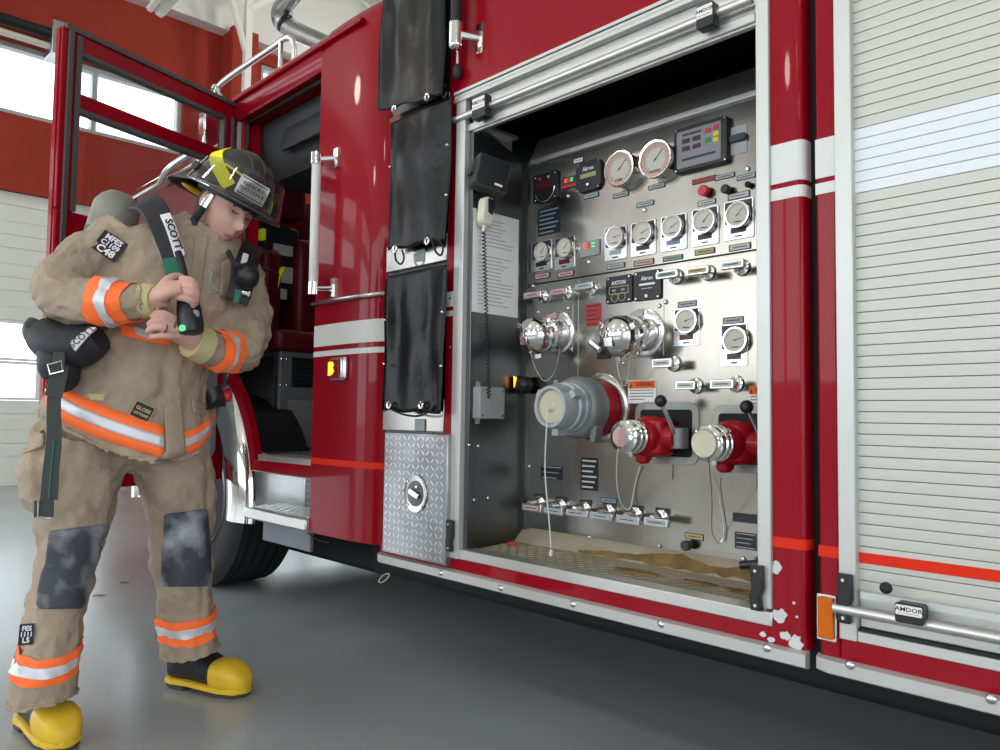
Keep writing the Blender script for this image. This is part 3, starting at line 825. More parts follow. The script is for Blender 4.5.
# tyre and wheel
def yl(prof):                                # lathe about the axle
    return MB().lathe(prof, frame((WX, 0, WZ), (1, 0, 0), (0, 0, 1)), n=64)
tp = [(.30, -1.90), (.36, -1.885), (.44, -1.872), (.49, -1.880), (.517, -1.905)]
for k_ in range(5):
    y0 = -1.91 - k_ * .062
    tp += [(.527, y0), (.528, y0 - .046), (.513, y0 - .050), (.513, y0 - .058)]
tp += [(.527, -2.225), (.50, -2.25), (.44, -2.265), (.30, -2.24)]
w_ = part('tyre', yl(tp), 'tyre', label='black front tyre with ribbed tread', smooth=50)
part('wheel_rim', yl([(.302, -1.905), (.31, -1.895), (.30, -1.89), (.27, -1.91), (.22, -1.95), (.14, -1.93), (.12, -1.90), (.10, -1.87), (0, -1.865)]), 'stainless_dark')
part('axle', MB().cyl((WX, 2.0, WZ), (WX, 4.1, WZ), .08), 'rubber')
# opposite wheel and rear wheels are hidden; frame rails below
bxp('chassis_rail', -5.2, 3.3, 2.55, 2.65, .55, .80, 'dark_inside', 0)
bxp('chassis_rail', -5.2, 3.3, 3.35, 3.45, .55, .80, 'dark_inside', 0)
bxp('pump_underside', -2.5, -.8, 1.95, 4.1, .50, .53, 'dark_inside', 0)
bxp('underbody_blocker', -3.3, 1.6, 2.3, 4.1, .20, .54, 'dark_inside', .03)  # solid block added to stop light leaking through under the truck
bxp('cab_light_block', -5.1, -3.3, 2.36, 3.8, .17, .74, 'dark_inside', .03)  # added block below the cab that keeps the floor there dark
bxp('pump_core', -2.52, -.82, 2.52, 4.2, .53, ZTOP - .05, 'cab_dark_red', 0)
for xw in (2.3,):
    M = frame((xw, 0, .53), (1, 0, 0), (0, 0, 1))
    part('tyre', MB().lathe(tp, M, n=48), 'tyre', smooth=50)
for xw in (-4.43, 2.3):
    part('tyre', MB().lathe([(r, z - 1.95) for r, z in tp], frame((xw, 0, .53), (1, 0, 0), (0, 0, 1)), n=48), 'tyre', smooth=50)
# sill and steps
XS0, XS1 = -3.64, -3.058
bxp('doorway_sill', XS0, XS1, YT, YT + .06, .712, .768, 'truck_red', .004)
bxp('sill_plate', -3.575, XS1, YT - .004, YT + .14, .768, .797, 'aluminium', .003)
bxp('step_back', -3.66, XS1, 2.02, 2.04, .52, .78, 'tread_plate', 0)
tread('tread_lugs', side((-3.27, 2.02, .63)), .40, .18, .028, 'tread_lug', engine)
bxp('step_top', -3.62, XS1, YT + .05, 2.03, .70, .715, 'tread_plate', 0)
bxp('step_side_plate', -3.66, -3.46, 2.005, 2.02, .53, .71, 'chrome_soft', .003)
bxp('step_side_plate', -3.68, -3.655, YT + .02, 2.03, .53, .75, 'chrome_soft', .003)
st = bxp('entry_step', -3.84, -3.06, YT - .03, 2.03, .478, .533, 'aluminium', .008, label='aluminium entry step with gripping tread')
tread('tread_lugs', T(-3.45, 1.91, .533), .74, .20, .03, 'tread_lug', st, 2.5)
bxp('step_bracket', -3.78, -3.30, 1.95, 1.97, .335, .478, 'grey_paint', .004)
part('ground_wire', MB().tube(smooth_path([S(308, 533, 1.9), S(318, 540, 1.9), S(330, 543, 1.9)], 4), .004, 6), 'rubber')
# hood, windshield and mirror ahead of the open door
zb = S(172, 174).z; xh = S(135, 195).x
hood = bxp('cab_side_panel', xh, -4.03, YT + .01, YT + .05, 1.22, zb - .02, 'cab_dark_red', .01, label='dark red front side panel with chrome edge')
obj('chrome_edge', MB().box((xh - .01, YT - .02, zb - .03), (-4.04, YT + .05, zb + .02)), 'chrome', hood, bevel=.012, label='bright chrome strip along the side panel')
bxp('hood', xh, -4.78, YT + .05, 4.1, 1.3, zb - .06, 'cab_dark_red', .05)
bxp('hood_front', xh - .12, xh, YT + .05, 4.06, .60, zb - .12, 'chrome_soft', .04)
bxp('front_bumper', xh - .55, xh - .14, 1.85, 4.1, .45, .80, 'chrome', .03)
part('windshield', MB().add([(-4.08, 1.9, 2.70), (-4.08, 4.05, 2.70), (-4.78, 4.05, zb - .06), (-4.78, 1.9, zb - .06)], [(0, 1, 2, 3)]), 'pane')
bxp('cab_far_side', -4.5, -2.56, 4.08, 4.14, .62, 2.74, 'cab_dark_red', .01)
c = on(211, 126, 0, -4.3)
mr = part('side_mirror', MB().prism(rrect(.10, .26, .03), -.04, .04, frame((-4.32, c.y, c.z), (0, 1, 0), (0, 0, 1))), 'chrome', bevel=.01, label='chrome side mirror by the windshield')
obj('mirror_glass', MB().prism(rrect(.08, .22, .02), .04, .043, frame((-4.32, c.y, c.z), (0, 1, 0), (0, 0, 1))), 'chrome', mr)
obj('mirror_arm', MB().tube(smooth_path([(-4.05, YT + .02, 2.62), (-4.2, c.y - .03, c.z + .2), (-4.32, c.y, c.z + .12)], 5), .010, 8), 'chrome', mr)
g = MB().tube(smooth_path([S(160, 183, 1.78), S(166, 172, 1.74), S(180, 160, 1.74), S(200, 148, 1.76)], 5), .02, 8)
obj('mirror_arm', g, 'chrome_soft', mr)
# cab interior
bxp('cab_floor', -4.75, -2.6, 1.95, 4.08, .74, .79, 'tread_plate', 0)
bxp('cab_rear_wall', -2.66, -2.62, 1.95, 4.08, .79, 2.66, 'headliner', 0)
bxp('headliner', -4.02, -2.62, 1.98, 4.08, 2.585, 2.655, 'headliner', .01)
bxp('cab_far_trim', -4.75, -2.62, 4.0, 4.08, .79, 2.6, 'headliner', 0)
bh = part('overhead_console', MB().loft([[(x, y, z) for y, z in ((1.94, 2.585), (1.96, 2.46), (2.0, 2.36), (2.06, 2.31), (2.5, 2.29), (2.5, 2.585))] for x in (-4.0, -3.06)]), 'headliner', smooth=30)
c = S(303, 130, 1.95); c2 = S(284, 130, 1.95)
obj('console_panel', MB().prism(rrect(2 * (c.x - c2.x) + .06, .15, .04), 0, .022, side((c.x + .02, 1.962, c.z)) @ R(-12, 'X')), 'grey_paint_dark', bh, bevel=.008)
bxp('dash_wall', -4.80, -4.76, 1.95, 4.05, 1.2, zb - .02, 'headliner', 0)
bxp('interior_wall', -4.75, -4.71, 1.9, 4.0, .79, zb - .03, 'cab_dark_red', 0)
bxp('fender_liner', -4.56, -4.135, 2.175, 2.195, .80, 1.34, 'grey_paint_dark', .005)
# rear-facing crew seat
SX = -4.12
b0 = on(277, 445, 1, 2.2)
seat_base = bxp('seat_base', -4.56, SX, 2.2, 2.80, .79, 1.375, 'grey_paint', .012, label='grey metal seat box with vents')
vm = MB()
c1, c2 = on(292, 357, 0, SX), on(313, 388, 0, SX)
obj('vent_plate', MB().box((SX - .005, c1.y, c2.z), (SX + .004, 2.78, c1.z)), 'grey_paint_dark', seat_base)
for i in range(7):
    z = c2.z + (c1.z - c2.z) * (i + .5) / 7
    obj('vent_slat', MB().box((SX + .002, c1.y + .01, z - .004), (SX + .010, 2.77, z + .006)), 'plastic_black', seat_base, bevel=.001)
for px, py in ((282, 359), (287, 359), (281, 385), (287, 385)):
    p = on(px, py, 0, SX); obj('box_screw', MB().ell((SX, p.y, p.z), (.006, .01, .01), nu=10, nv=6), 'chrome', seat_base)
sp0, sp1 = on(289, 400, 0, SX + .006), on(313, 446, 0, SX + .006)
obj('kick_plate', MB().box((SX, sp0.y, .80), (SX + .006, 2.80, sp0.z)), 'aluminium_satin', seat_base)
def cushion(name, x0, x1, y0, y1, z0, z1, r=.05, **k):
    return part(name, MB().box((x0, y0, z0), (x1, y1, z1)), 'maroon_vinyl', bevel=r, seg=4, smooth=60, **k)
cushion('seat_cushion', -4.60, SX + .03, 2.16, 2.84, 1.365, 1.50, .045)
cushion('seat_bolster', -4.62, -4.36, 2.19, 2.34, 1.49, 2.03, .05)
a = on(297, 250, 0, -4.36); b = on(320, 250, 0, -4.36)
cushion('seat_bolster', -4.62, -4.34, a.y, b.y + .05, 1.49, 2.12, .05)
a = on(262, 200, 0, -4.3); b = on(308, 200, 0, -4.3); zt = on(300, 183, 0, -4.3).z; zb_ = on(300, 219, 0, -4.3).z
cushion('headrest', -4.5, -4.3, a.y, b.y, zb_, zt, .035)
bxp('seat_back_shell', -4.70, -4.62, 2.17, 2.9, 1.45, 2.15, 'plastic_black', .03)
# harness stowed in the seat
hs = thing('stowed_harness', (-4.42, 2.52, 1.5), 'black breathing harness with lime straps stowed in the maroon crew seat', 'harness')
SXH = -4.40
def hq(x0, y0, x1, y1, d=0):
    a = on(x0, y0, 0, SXH + d); b = on(x1, y1, 0, SXH + d)
    return a, b
a, b = hq(264, 222, 298, 300); obj('harness_frame', MB().box((SXH - .12, a.y, b.z), (SXH, b.y, a.z)), 'pad_black', hs, bevel=.02)
for x0, y0, x1, y1, m in ((274, 243, 293, 257, 'cord_white'), (281, 266, 293, 284, 'cord_white'), (278, 288, 287, 300, 'cord_white'), (274, 245, 293, 249, 'warn_orange'), (263, 259, 275, 266, 'tape_yellow'), (263, 301, 272, 307, 'tape_yellow')):
    a, b = hq(x0, y0, x1, y1, .015)
    obj('harness_pad', MB().box((SXH, a.y, b.z), (SXH + .015, b.y, a.z)), m, hs, bevel=.004)
p0, p1 = hq(262, 228, 266, 240, .03)
obj('pull_tab', MB().box((SXH - .02, p0.y, p1.z), (SXH + .03, p1.y, p0.z)), 'tape_yellow', hs, bevel=.004)
for dx in (0, 3):
    obj('harness_strap', MB().tube(smooth_path([on(x + dx, y, 0, SXH + .03) for x, y in ((281, 268), (276, 278), (274, 292), (273, 305))], 5), .008, 6), 'tape_yellow', hs)
a, b = hq(258, 267, 276, 271, .03); obj('cross_bar', MB().tube([a, (b.x, b.y, a.z - .02)], .012, 8), 'chrome_soft', hs)

# ------------------------------------------------------------------ open crew door
H0 = Vector((-3.95, 1.80, 0)); T0 = Vector((-3.66, .885, 0))
dd = (T0 - H0); DL = dd.length; dd.normalize()
DM = frame((H0.x, H0.y, 0), (-dd).to_tuple(), (0, 0, 1))      # local x toward the hinge, z out of the inner face
DM = Matrix.Translation((T0.x, T0.y, 0)) @ DM.to_3x3().to_4x4()  # origin at the free edge
NZ = DM.to_3x3() @ Vector((0, 0, 1))
door = part('crew_door', MB().box((0, .65, -.05), (DL, 1.87, .0), DM), 'truck_red', bevel=.008, label='open red crew door with window')
zt, z1_, zm, zmm = 2.675, 2.60, 2.335, 2.405
g = MB()
g.box((0, 1.87, -.05), (.085, zt, 0), DM); g.box((DL - .06, 1.87, -.05), (DL, zt, 0), DM)
g.box((.085, zt - .085, -.05), (DL - .06, zt, 0), DM); g.box((.085, zm, -.045), (DL - .06, zmm, .0), DM)
obj('door_frame', g, 'truck_red', door, smooth=0, bevel=.006)
g = MB()
g.box((.022, .62, 0), (.045, zt - .01, .014), DM); g.box((.095 - .035, 1.87, 0), (.085, zt - .02, .012), DM)
g.box((.01, zt - .012, -.05), (DL, zt + .012, .012), DM)
g.box((.085, zt - .105, -.03), (DL - .06, zt - .083, .006), DM); g.box((.085, zm - .022, -.03), (DL - .06, zm + .002, .006), DM); g.box((DL - .075, zm, -.03), (DL - .058, zt - .09, .006), DM)
obj('door_rubber', g, 'seal_grey', door, smooth=0, bevel=.003, label='dark grey rubber seal')
obj('door_pane', MB().box((.085, zmm, -.024), (DL - .06, zt - .09, -.018), DM), 'pane', door)
obj('door_pane', MB().box((.085, 1.87, -.024), (DL - .06, zm, -.018), DM), 'pane', door)
obj('door_trim', MB().prism(rrect(DL - .2, .95, .05), 0, .02, DM @ T(DL / 2 + .03, 1.24, 0)), 'grey_paint', door, bevel=.006)
obj('door_edge', MB().box((-.004, .62, -.045), (.008, zt - .01, -.02), DM), 'truck_red', door)
obj('door_hinge', MB().cyl((H0.x, H0.y - .01, .8), (H0.x, H0.y - .01, 2.6), .014, n=10), 'plastic_dark', door)
# ------------------------------------------------------------------ pump panel
XP0, XP1 = -2.03, -.93
ZP0, ZP1, ZSEAM = .585, 1.982, PN(678, 262).z
def pn(px, py, o_=0): 
    p = PN(px, py, o_); return side((p.x, YP - o_, p.z))
def hz_m(px, py, dpx, o_=0): return abs(PN(px, py - dpx, o_).z - PN(px, py, o_).z)
g = MB().box((XP0, YP, ZP0), (XP1, YP + .01, ZSEAM - .003))
panel = part('pump_panel', g, 'stainless', smooth=0, label='stainless steel pump operator panel')
g = MB().box((XP0, YP, ZSEAM + .003), (XP1, YP + .01, ZP1))
panel2 = part('gauge_panel', g, 'stainless', smooth=0, label='upper stainless steel gauge panel')
part('panel_seam', MB().box((XP0, YP + .004, ZSEAM - .003), (XP1, YP + .01, ZSEAM + .003)), 'dark_inside', smooth=0)
part('panel_top_edge', MB().box((XP0 + .02, YP - .012, ZP1 - .012), (XP1, YP + .01, ZP1 + .008)), 'aluminium', smooth=0, bevel=.003)
part('panel_hood', MB().add([(XP0, YP, ZP1), (XP1, YP, ZP1), (XP1, YP + .06, ZP1 + .11), (XP0, YP + .06, ZP1 + .11), (XP0, YP + .09, ZP1 + .10), (XP1, YP + .09, ZP1 + .10)], [(0, 1, 2, 3), (3, 2, 5, 4)]), 'plate_steel', smooth=0)
part('panel_support', MB().box((XP0, YP + .012, ZP0 - .05), (XP1, YP + .04, ZP1 - .01)), 'stainless_dark', smooth=0)
# raised sheets with their own edges on the panel (stainless overlays)
def sheet(x0, y0, x1, y1, o_=.002, m='stainless'):
    a, b = PN(x0, y0), PN(x1, y1)
    part('panel_sheet', MB().box((min(a.x, b.x), YP - o_, min(a.z, b.z)), (max(a.x, b.x), YP, max(a.z, b.z))), m, smooth=0, bevel=.001)
sheet(530, 309, 573, 352); sheet(621, 306, 664, 356)
xs_ = PN(578, 400).x
part('panel_sheet', MB().box((XP0, YP - .0015, .60), (xs_, YP, ZSEAM - .006)), 'stainless', smooth=0, bevel=.001)
part('panel_sheet', MB().box((PN(688, 400).x, YP - .0015, .60), (XP1, YP, ZSEAM - .006)), 'stainless', smooth=0, bevel=.001)

def slope(px, py): return (py - 406) / (px + 246)
def bbox(x0, y0, x1, y1, o_=0, min_h=4):
    """centre frame, width and height in metres of an upright plate from its skewed pixel box"""
    cx, cy = (x0 + x1) / 2, (y0 + y1) / 2
    hp = max((y1 - y0) - abs(slope(cx, cy)) * (x1 - x0), min_h)
    return pn(cx, cy, o_), PN(x1, cy, o_).x - PN(x0, cy, o_).x, hz_m(cx, cy, hp, o_)
def label(x0, y0, x1, y1, m='label_grey', o_=.001, lines=1, mh=5):
    M, w, h = bbox(x0, y0, x1, y1, 0, mh)
    o = part('label_plate', MB().prism(rrect(w, h, .001, 2), 0, o_ + .0015, M), 'ink', smooth=0)
    obj('label_face', MB().prism(rrect(w * .9, h * .76, .001, 2), o_ + .0015, o_ + .0021, M), m, o, smooth=0)
    for i in range(lines):
        dz = (i - (lines - 1) / 2) * h * .7 / lines
        obj('label_line', MB().box((-w * .34, dz - h * .07 / lines, o_ + .0021), (w * .34, dz + h * .07 / lines, o_ + .0024), M), 'ink', o, smooth=0)
    return o
def dial_marks(r, parent, M, z, n=21, a0=225, sweep=270, big=False):
    g = MB()
    for i in range(n):
        a = math.radians(a0 - sweep * i / (n - 1)); l = .16 if i % 5 == 0 else .09
        g.box((r * (.92 - l), -.012 * r, z), (r * .92, .012 * r, z + .0004), M @ Matrix.Rotation(a, 4, 'Z'))
    obj('dial_scale', g, 'ink', parent, smooth=0)
def needle(r, parent, M, z, ang):
    g = MB().prism([(-.22 * r, -.022 * r), (.80 * r, -.012 * r), (.80 * r, .012 * r), (-.22 * r, .022 * r)], z, z + .001, M @ R(ang, 'Z'))
    g.lathe([(.07 * r, z), (.07 * r, z + .0015), (0, z + .0018)], M, n=12)
    obj('needle', g, 'ink', parent, smooth=0)
def big_gauge(px, py, rp, brand):
    o_ = .045
    M = pn(px, py, o_); r = hz_m(px, py, rp, o_)
    M = M @ T(0, 0, -o_)
    g = part('master_gauge', MB().lathe([(r * .93, 0), (r * .93, o_ - .014), (r, o_ - .012), (r * 1.01, o_ - .004), (r * .98, o_ + .003), (r * .90, o_ + .003), (r * .88, o_ - .004), (0, o_ - .004)], M, n=40), 'chrome', label='large round pressure gauge with chrome rim')
    obj('gauge_dial', MB().lathe([(r * .885, o_ - .0039), (r * .885, o_ - .0035), (0, o_ - .0035)], M, n=40), 'dial', g)
    obj('dial_band', MB().lathe([(r * .86, o_ - .0034), (r * .86, o_ - .003), (r * .66, o_ - .003), (r * .66, o_ - .0034)], M, n=40), 'dial_ring', g)
    dial_marks(r * .72, g, M, o_ - .0028, 31)
    dial_marks(r * .92, g, M, o_ - .0028, 21)
    text('dial_lettering', brand, r * .2, M @ T(-.05 * r, -.62 * r, o_ - .0025), 'ink', g)
    needle(r * .74, g, M, o_ - .002, 47)
    return g
big_gauge(619, 168.6, 18.0, 'PUMP')
big_gauge(655, 159, 19.0, 'INTAKE')
def small_gauge(px, py, rp, plate, ang, win='plate_black'):
    o_ = .022
    Mp, w, h = bbox(*plate)
    pl_ = part('pressure_gauge', MB().prism(rrect(w, h, .005, 3), 0, .004, Mp), 'chrome_soft', bevel=.001, label='small pressure gauge on a chrome plate')
    obj('plate_field', MB().prism(rrect(w * .9, h * .56, .002, 2), .004, .0046, Mp @ T(0, h * .19, 0)), 'panel_black', pl_, smooth=0)
    obj('plate_window', MB().prism(rrect(w * .52, h * .14, .001, 2), .004, .0052, Mp @ T(0, -h * .27, 0)), win, pl_, smooth=0)
    obj('plate_slot', MB().prism(rrect(w * .25, h * .04, .001, 2), .004, .0048, Mp @ T(0, -h * .42, 0)), 'ink', pl_, smooth=0)
    M = pn(px, py, o_) @ T(0, 0, -o_); r = hz_m(px, py, rp, o_)
    obj('gauge_rim', MB().lathe([(r * .9, .004), (r * .9, o_ - .01), (r, o_ - .008), (r * 1.01, o_ - .003), (r * .96, o_ + .002), (r * .86, o_ + .002), (r * .82, o_ - .003), (0, o_ - .003)], M, n=32), 'chrome', pl_)
    obj('gauge_dial', MB().lathe([(r * .84, o_ - .0029), (r * .84, o_ - .0026), (0, o_ - .0026)], M, n=32), 'dial', pl_)
    dial_marks(r * .84, pl_, M, o_ - .0025, 21)
    obj('dial_mark', MB().box((-.3 * r, -.56 * r, o_ - .0027), (.3 * r, -.48 * r, o_ - .0022), M), 'ink', pl_, smooth=0)
    needle(r * .8, pl_, M, o_ - .002, ang)
small_gauge(614, 237, 11.2, (605, 225, 627, 262), 10, 'label_grey')
small_gauge(641.8, 232.4, 11.8, (631, 219, 656, 258), 20)
small_gauge(671.5, 226.6, 12.2, (661, 212.6, 687, 253), 30, 'label_blue')
small_gauge(703.5, 220.7, 12.8, (692, 205, 719, 248), 48)
small_gauge(737, 214.4, 13.4, (724, 197, 754, 242), 48)
small_gauge(541, 251.6, 9.8, (532, 239, 552, 273), 48)
small_gauge(564, 247.2, 10.4, (555, 235, 575, 271), 48, 'seg_red')
small_gauge(685.5, 320.6, 13.0, (674, 307, 700, 347), 18, 'seg_red')
small_gauge(734.5, 340, 13.6, (721, 323, 748, 367), 15, 'seg_red')
for a in ((607, 262, 625, 270, 'label_grey'), (634, 258, 654, 267, 'label_pink'), (663, 254, 683, 262, 'label_green'), (695, 247, 715, 256, 'label_yellow'), (729, 242, 751, 252, 'label_pale'),
          (535, 272, 550, 280, 'label_pink'), (558, 270, 574, 278, 'label_pink'), (698, 198, 716, 207, 'label_pale'), (728, 190, 750, 201, 'label_pale'),
          (613.5, 191, 629, 198.5, 'label_grey'), (648.6, 182, 665.5, 190.5, 'label_grey'), (637, 200, 654, 208, 'label_grey'), (584, 192, 599, 199, 'label_grey'),
          (715, 172, 735, 181, 'label_grey'), (737, 172, 756, 181, 'label_grey'), (678, 300, 697, 308, 'label_grey'), (723, 316, 744, 325, 'label_grey'), (685, 532, 704, 541, 'label_yellow')):
    label(*a)
label(692.5, 175, 716, 185, 'label_red', lines=2)
label(574, 157.5, 583.5, 163.5, 'paper')
# control display
M, w, h = bbox(676.5, 118, 730, 176)
h = hz_m(703, 147, 45)
dsp = part('pressure_governor', MB().prism(rrect(w, h, .012, 4), 0, .022, M), 'plastic_black', bevel=.003, label='black framed pump pressure display with coloured buttons')
obj('display_face', MB().prism(rrect(w * .82, h * .82, .006, 3), .022, .0235, M @ T(-w * .02, 0, 0)), 'screen_grey', dsp, smooth=0)
for i, (ux, uy) in enumerate(((-.25, .17), (-.05, .17), (-.25, .0), (-.05, .0))):
    obj('digit_window', MB().prism(rrect(w * .15, h * .1, .001, 2), .0235, .0245, M @ T(ux * w, uy * h, 0)), 'plate_black', dsp, smooth=0)
    obj('digit', MB().box((-w * .05, -h * .012, .0245), (w * .05, h * .012, .0248), M @ T(ux * w, uy * h, 0)), 'seg_red', dsp, smooth=0)
obj('display_bar', MB().prism(rrect(w * .62, h * .05, .001, 2), .0235, .0245, M @ T(-.02 * w, -.24 * h, 0)), 'plate_black', dsp, smooth=0)
obj('display_line', MB().prism(rrect(w * .62, h * .02, .0005, 2), .0235, .0243, M @ T(-.02 * w, -.14 * h, 0)), 'label_blue', dsp, smooth=0)
obj('display_title', MB().prism(rrect(w * .36, h * .04, .0005, 2), .0235, .0243, M @ T(-.14 * w, .31 * h, 0)), 'ink', dsp, smooth=0)
for ux, uy, m in ((.16, .27, 'button_red'), (.16, .06, 'button_green'), (.31, .29, 'button_red'), (.31, .15, 'button_yellow'), (.31, .02, 'button_yellow')):
    obj('button', MB().prism(rrect(w * .1, h * .1, .003, 3), .0235, .0265, M @ T(ux * w, uy * h, 0)), m, dsp, bevel=.0008)
for ux, uy in ((-.45, .45), (.46, .45), (-.45, -.45), (.46, -.45)):
    obj('frame_screw', MB().lathe([(.004, .022), (.003, .0245), (0, .0245)], M @ T(ux * w, uy * h, 0), n=8), 'chrome_soft', dsp)
M, w, h = bbox(731, 124, 747, 156); part('tape_strip', MB().prism(rrect(w, h, .001, 2), 0, .002, M), 'tape_grey', smooth=0)
M, w, h = bbox(731, 131, 747, 146); part('plug_socket', MB().prism(rrect(w * 1.05, h * .7, .008), 0, .014, M), 'plastic_dark', bevel=.003)
# instrument with red digits
M, w, h = bbox(535, 171, 559, 204); h = hz_m(547, 188, 28)
it = part('level_meter', MB().prism(rrect(w, h, .012), 0, .012, M), 'plate_black', bevel=.002, label='black level meter with dark red display')
obj('meter_display', MB().prism(rrect(w * .72, h * .24, .002, 2), .012, .014, M @ T(-.03 * w, .05 * h, 0)), 'seg_red', it, smooth=0)
g = MB().tube([(.4 * w * math.cos(a), .4 * w * math.sin(a) - .06 * h, .014) for a in [math.radians(200 + 160 * i / 14) for i in range(15)]], .0022, 6, M=M); obj('meter_rim', g, 'chrome_soft', it)
for ux, m in ((-.2, 'led_red'), (.15, 'label_yellow')): obj('meter_lamp', MB().lathe([(.006, .012), (.005, .016), (0, .016)], M @ T(ux * w, .32 * h, 0), n=10), m if ux > 0 else 'button_red', it)
for ux, uy in ((-.4, .4), (.4, .42), (-.4, -.42), (.4, -.42)): obj('meter_screw', MB().lathe([(.003, .012), (0, .015)], M @ T(ux * w, uy * h, 0), n=8), 'chrome_soft', it)
def led_box(x0, y0, x1, y1, m):
    M, w, h = bbox(x0, y0, x1, y1)
    o = part('indicator_box', MB().prism(rrect(w, h, .002, 2), 0, .006, M), m, bevel=.001)
    for uy in (.08, .28):
        for ux, q in ((-.22, 'led_red'), (-.02, 'amber'), (.2, 'led_green')):
            obj('indicator_lamp', MB().box((-w * .09, -h * .05, .006), (w * .09, h * .05, .0085), M @ T(ux * w, uy * h, 0)), q, o, smooth=0)
    return o, M, w, h
o, M, w, h = led_box(563, 175, 577, 190, 'plastic_dark')
obj('indicator_strip', MB().prism(rrect(w * 1.02, h * .26, .001, 2), .006, .008, M @ T(0, -h * .34, 0)), 'button_red', o, smooth=0)
o, M, w, h = led_box(581, 239, 600, 258, 'plastic_grey')
# black display plates
def oct_(w, h, c):
    return [(-w / 2 + c, -h / 2), (w / 2 - c, -h / 2), (w / 2, -h / 2 + c), (w / 2, h / 2 - c), (w / 2 - c, h / 2), (-w / 2 + c, h / 2), (-w / 2, h / 2 - c), (-w / 2, -h / 2 + c)]
def black_plate(box, hp, oct=False, title='Akron', th=.008, sub=True):
    M, w, h = bbox(*box); h = hz_m((box[0] + box[2]) / 2, (box[1] + box[3]) / 2, hp)
    o = part('control_plate', MB().prism(oct_(w, h, w * .16) if oct else rrect(w, h, .008), 0, th, M), 'plate_black', bevel=.0015, label='black control plate with white lettering')
    text('plate_lettering', title, h * .2, M @ T(0, h * .24, th + .0004), 'patch_white', o, sx=.9)
    for ux, uy in ((-.4, .42), (.4, .42), (-.4, -.42), (.4, -.42)): obj('plate_screw', MB().lathe([(.004, th), (.003, th + .002), (0, th + .002)], M @ T(ux * w, uy * h, 0), n=8), 'chrome_soft', o)
    return o, M, w, h, th
o, M, w, h, th = black_plate((578, 158, 603, 195), 30, True, 'Akron', .014)
obj('plate_display', MB().prism(rrect(w * .62, h * .14, .001, 2), th, th + .001, M @ T(0, h * .02, 0)), 'label_yellow', o, smooth=0)
obj('plate_knob', MB().lathe([(.007, th), (.007, th + .006), (.004, th + .008), (0, th + .008)], M @ T(0, -.3 * h, 0), n=14), 'chrome', o)
o, M, w, h, th = black_plate((607, 273, 633, 306), 27, False, 'AXTON')
g = MB()
for a, b in (((-.36, .1), (.36, .1)), ((-.36, -.16), (.36, -.16))): g.box((a[0] * w, a[1] * h - .0012, th), (b[0] * w, b[1] * h + .0012, th + .0006), M)
for x in (-.36, .36): g.box((x * w - .0012, -.16 * h, th), (x * w + .0012, .1 * h, th + .0006), M)
for x in (-.15, .13): g.tube([(x * w + .13 * w * math.cos(a), -.29 * h + .13 * w * math.sin(a), th + .0005) for a in [2 * PI * i / 18 for i in range(18)]], .0012, 5, closed=True, M=M)
obj('plate_diagram', g, 'label_yellow', o, smooth=0, label='yellow line diagram')
for x in (-.18, .16): obj('diagram_block', MB().prism(rrect(w * .14, h * .08, .001, 2), th, th + .0008, M @ T(x * w, -.03 * h, 0)), 'plastic_grey', o, smooth=0)
o, M, w, h, th = black_plate((634.5, 268, 662, 303), 29.5, False, 'Akron')
obj('plate_strip', MB().prism(rrect(w * .58, h * .07, .001, 2), th, th + .0006, M @ T(.0, h * .04, 0)), 'patch_white', o, smooth=0)
obj('plate_strip', MB().prism(rrect(w * .40, h * .03, .0005, 2), th, th + .0006, M @ T(.0, -h * .1, 0)), 'label_grey', o, smooth=0)
obj('plate_bolt', MB().lathe([(.006, th), (.006, th + .002), (.003, th + .003), (0, th + .003)], M @ T(-.02 * w, -.36 * h, 0), n=12), 'patch_white', o)
def info_plate(x0, y0, x1, y1, m='plate_black', lines=5, ink='label_grey', hp=None):
    M, w, h = bbox(x0, y0, x1, y1)
    o = part('info_plate', MB().prism(rrect(w, h, .001, 2), 0, .002, M), m, smooth=0)
    for i in range(lines):
        dz = h * (.40 - .8 * i / max(1, lines - 1)) if lines > 1 else 0
        obj('info_line', MB().box((-w * .42, dz - h * .025, .002), (w * (.42 - .2 * ((i * 7) % 3) / 2), dz + h * .025, .0024), M), ink, o, smooth=0)
    return o
info_plate(538, 205, 560, 237, 'plate_black', 6, 'label_blue')
info_plate(586, 303, 601, 327, 'label_red', 5, 'ink')
info_plate(541, 465, 563, 480, 'plate_black', 3); info_plate(581, 457, 598, 491, 'plate_black', 6, 'label_pale'); info_plate(735, 531, 757, 551, 'plate_black', 4)
# small screws and pilot lights
scm = MB().lathe([(.008, 0), (.008, .003), (.005, .007), (0, .008)], n=12).mesh('panel_bolt'); scm.materials.append(MT['chrome_soft'])
for px, py in ((568, 196), (589, 262), (645, 210), (748, 169), (538, 312), (568, 308), (660, 306), (660, 349), (533, 286), (534, 350), (571, 349), (529, 466), (589, 537), (660, 546), (744, 559), (624, 363), (530, 530), (666, 302), (607, 326)):
    obj('panel_bolt', scm, None, engine, M=pn(px, py))
def knob(px, py, r, m, o_=.03):
    M = pn(px, py, o_) @ T(0, 0, -o_)
    part('control_knob', MB().lathe([(r * .5, 0), (r * .5, o_ * .4), (r, o_ * .45), (r, o_ * .9), (r * .8, o_), (0, o_)], M, n=20), m)
knob(702, 190, .017, 'button_red'); knob(724, 188.5, .014, 'plastic_black'); knob(747, 184, .009, 'dark_inside', .02); knob(684, 546, .016, 'plastic_dark', .04)
M = pn(747, 566, .05); part('drain_lever', MB().tube([M @ Vector((-.02, .0, 0)), M @ Vector((.05, .014, -.01))], .012, 10), 'plastic_black')
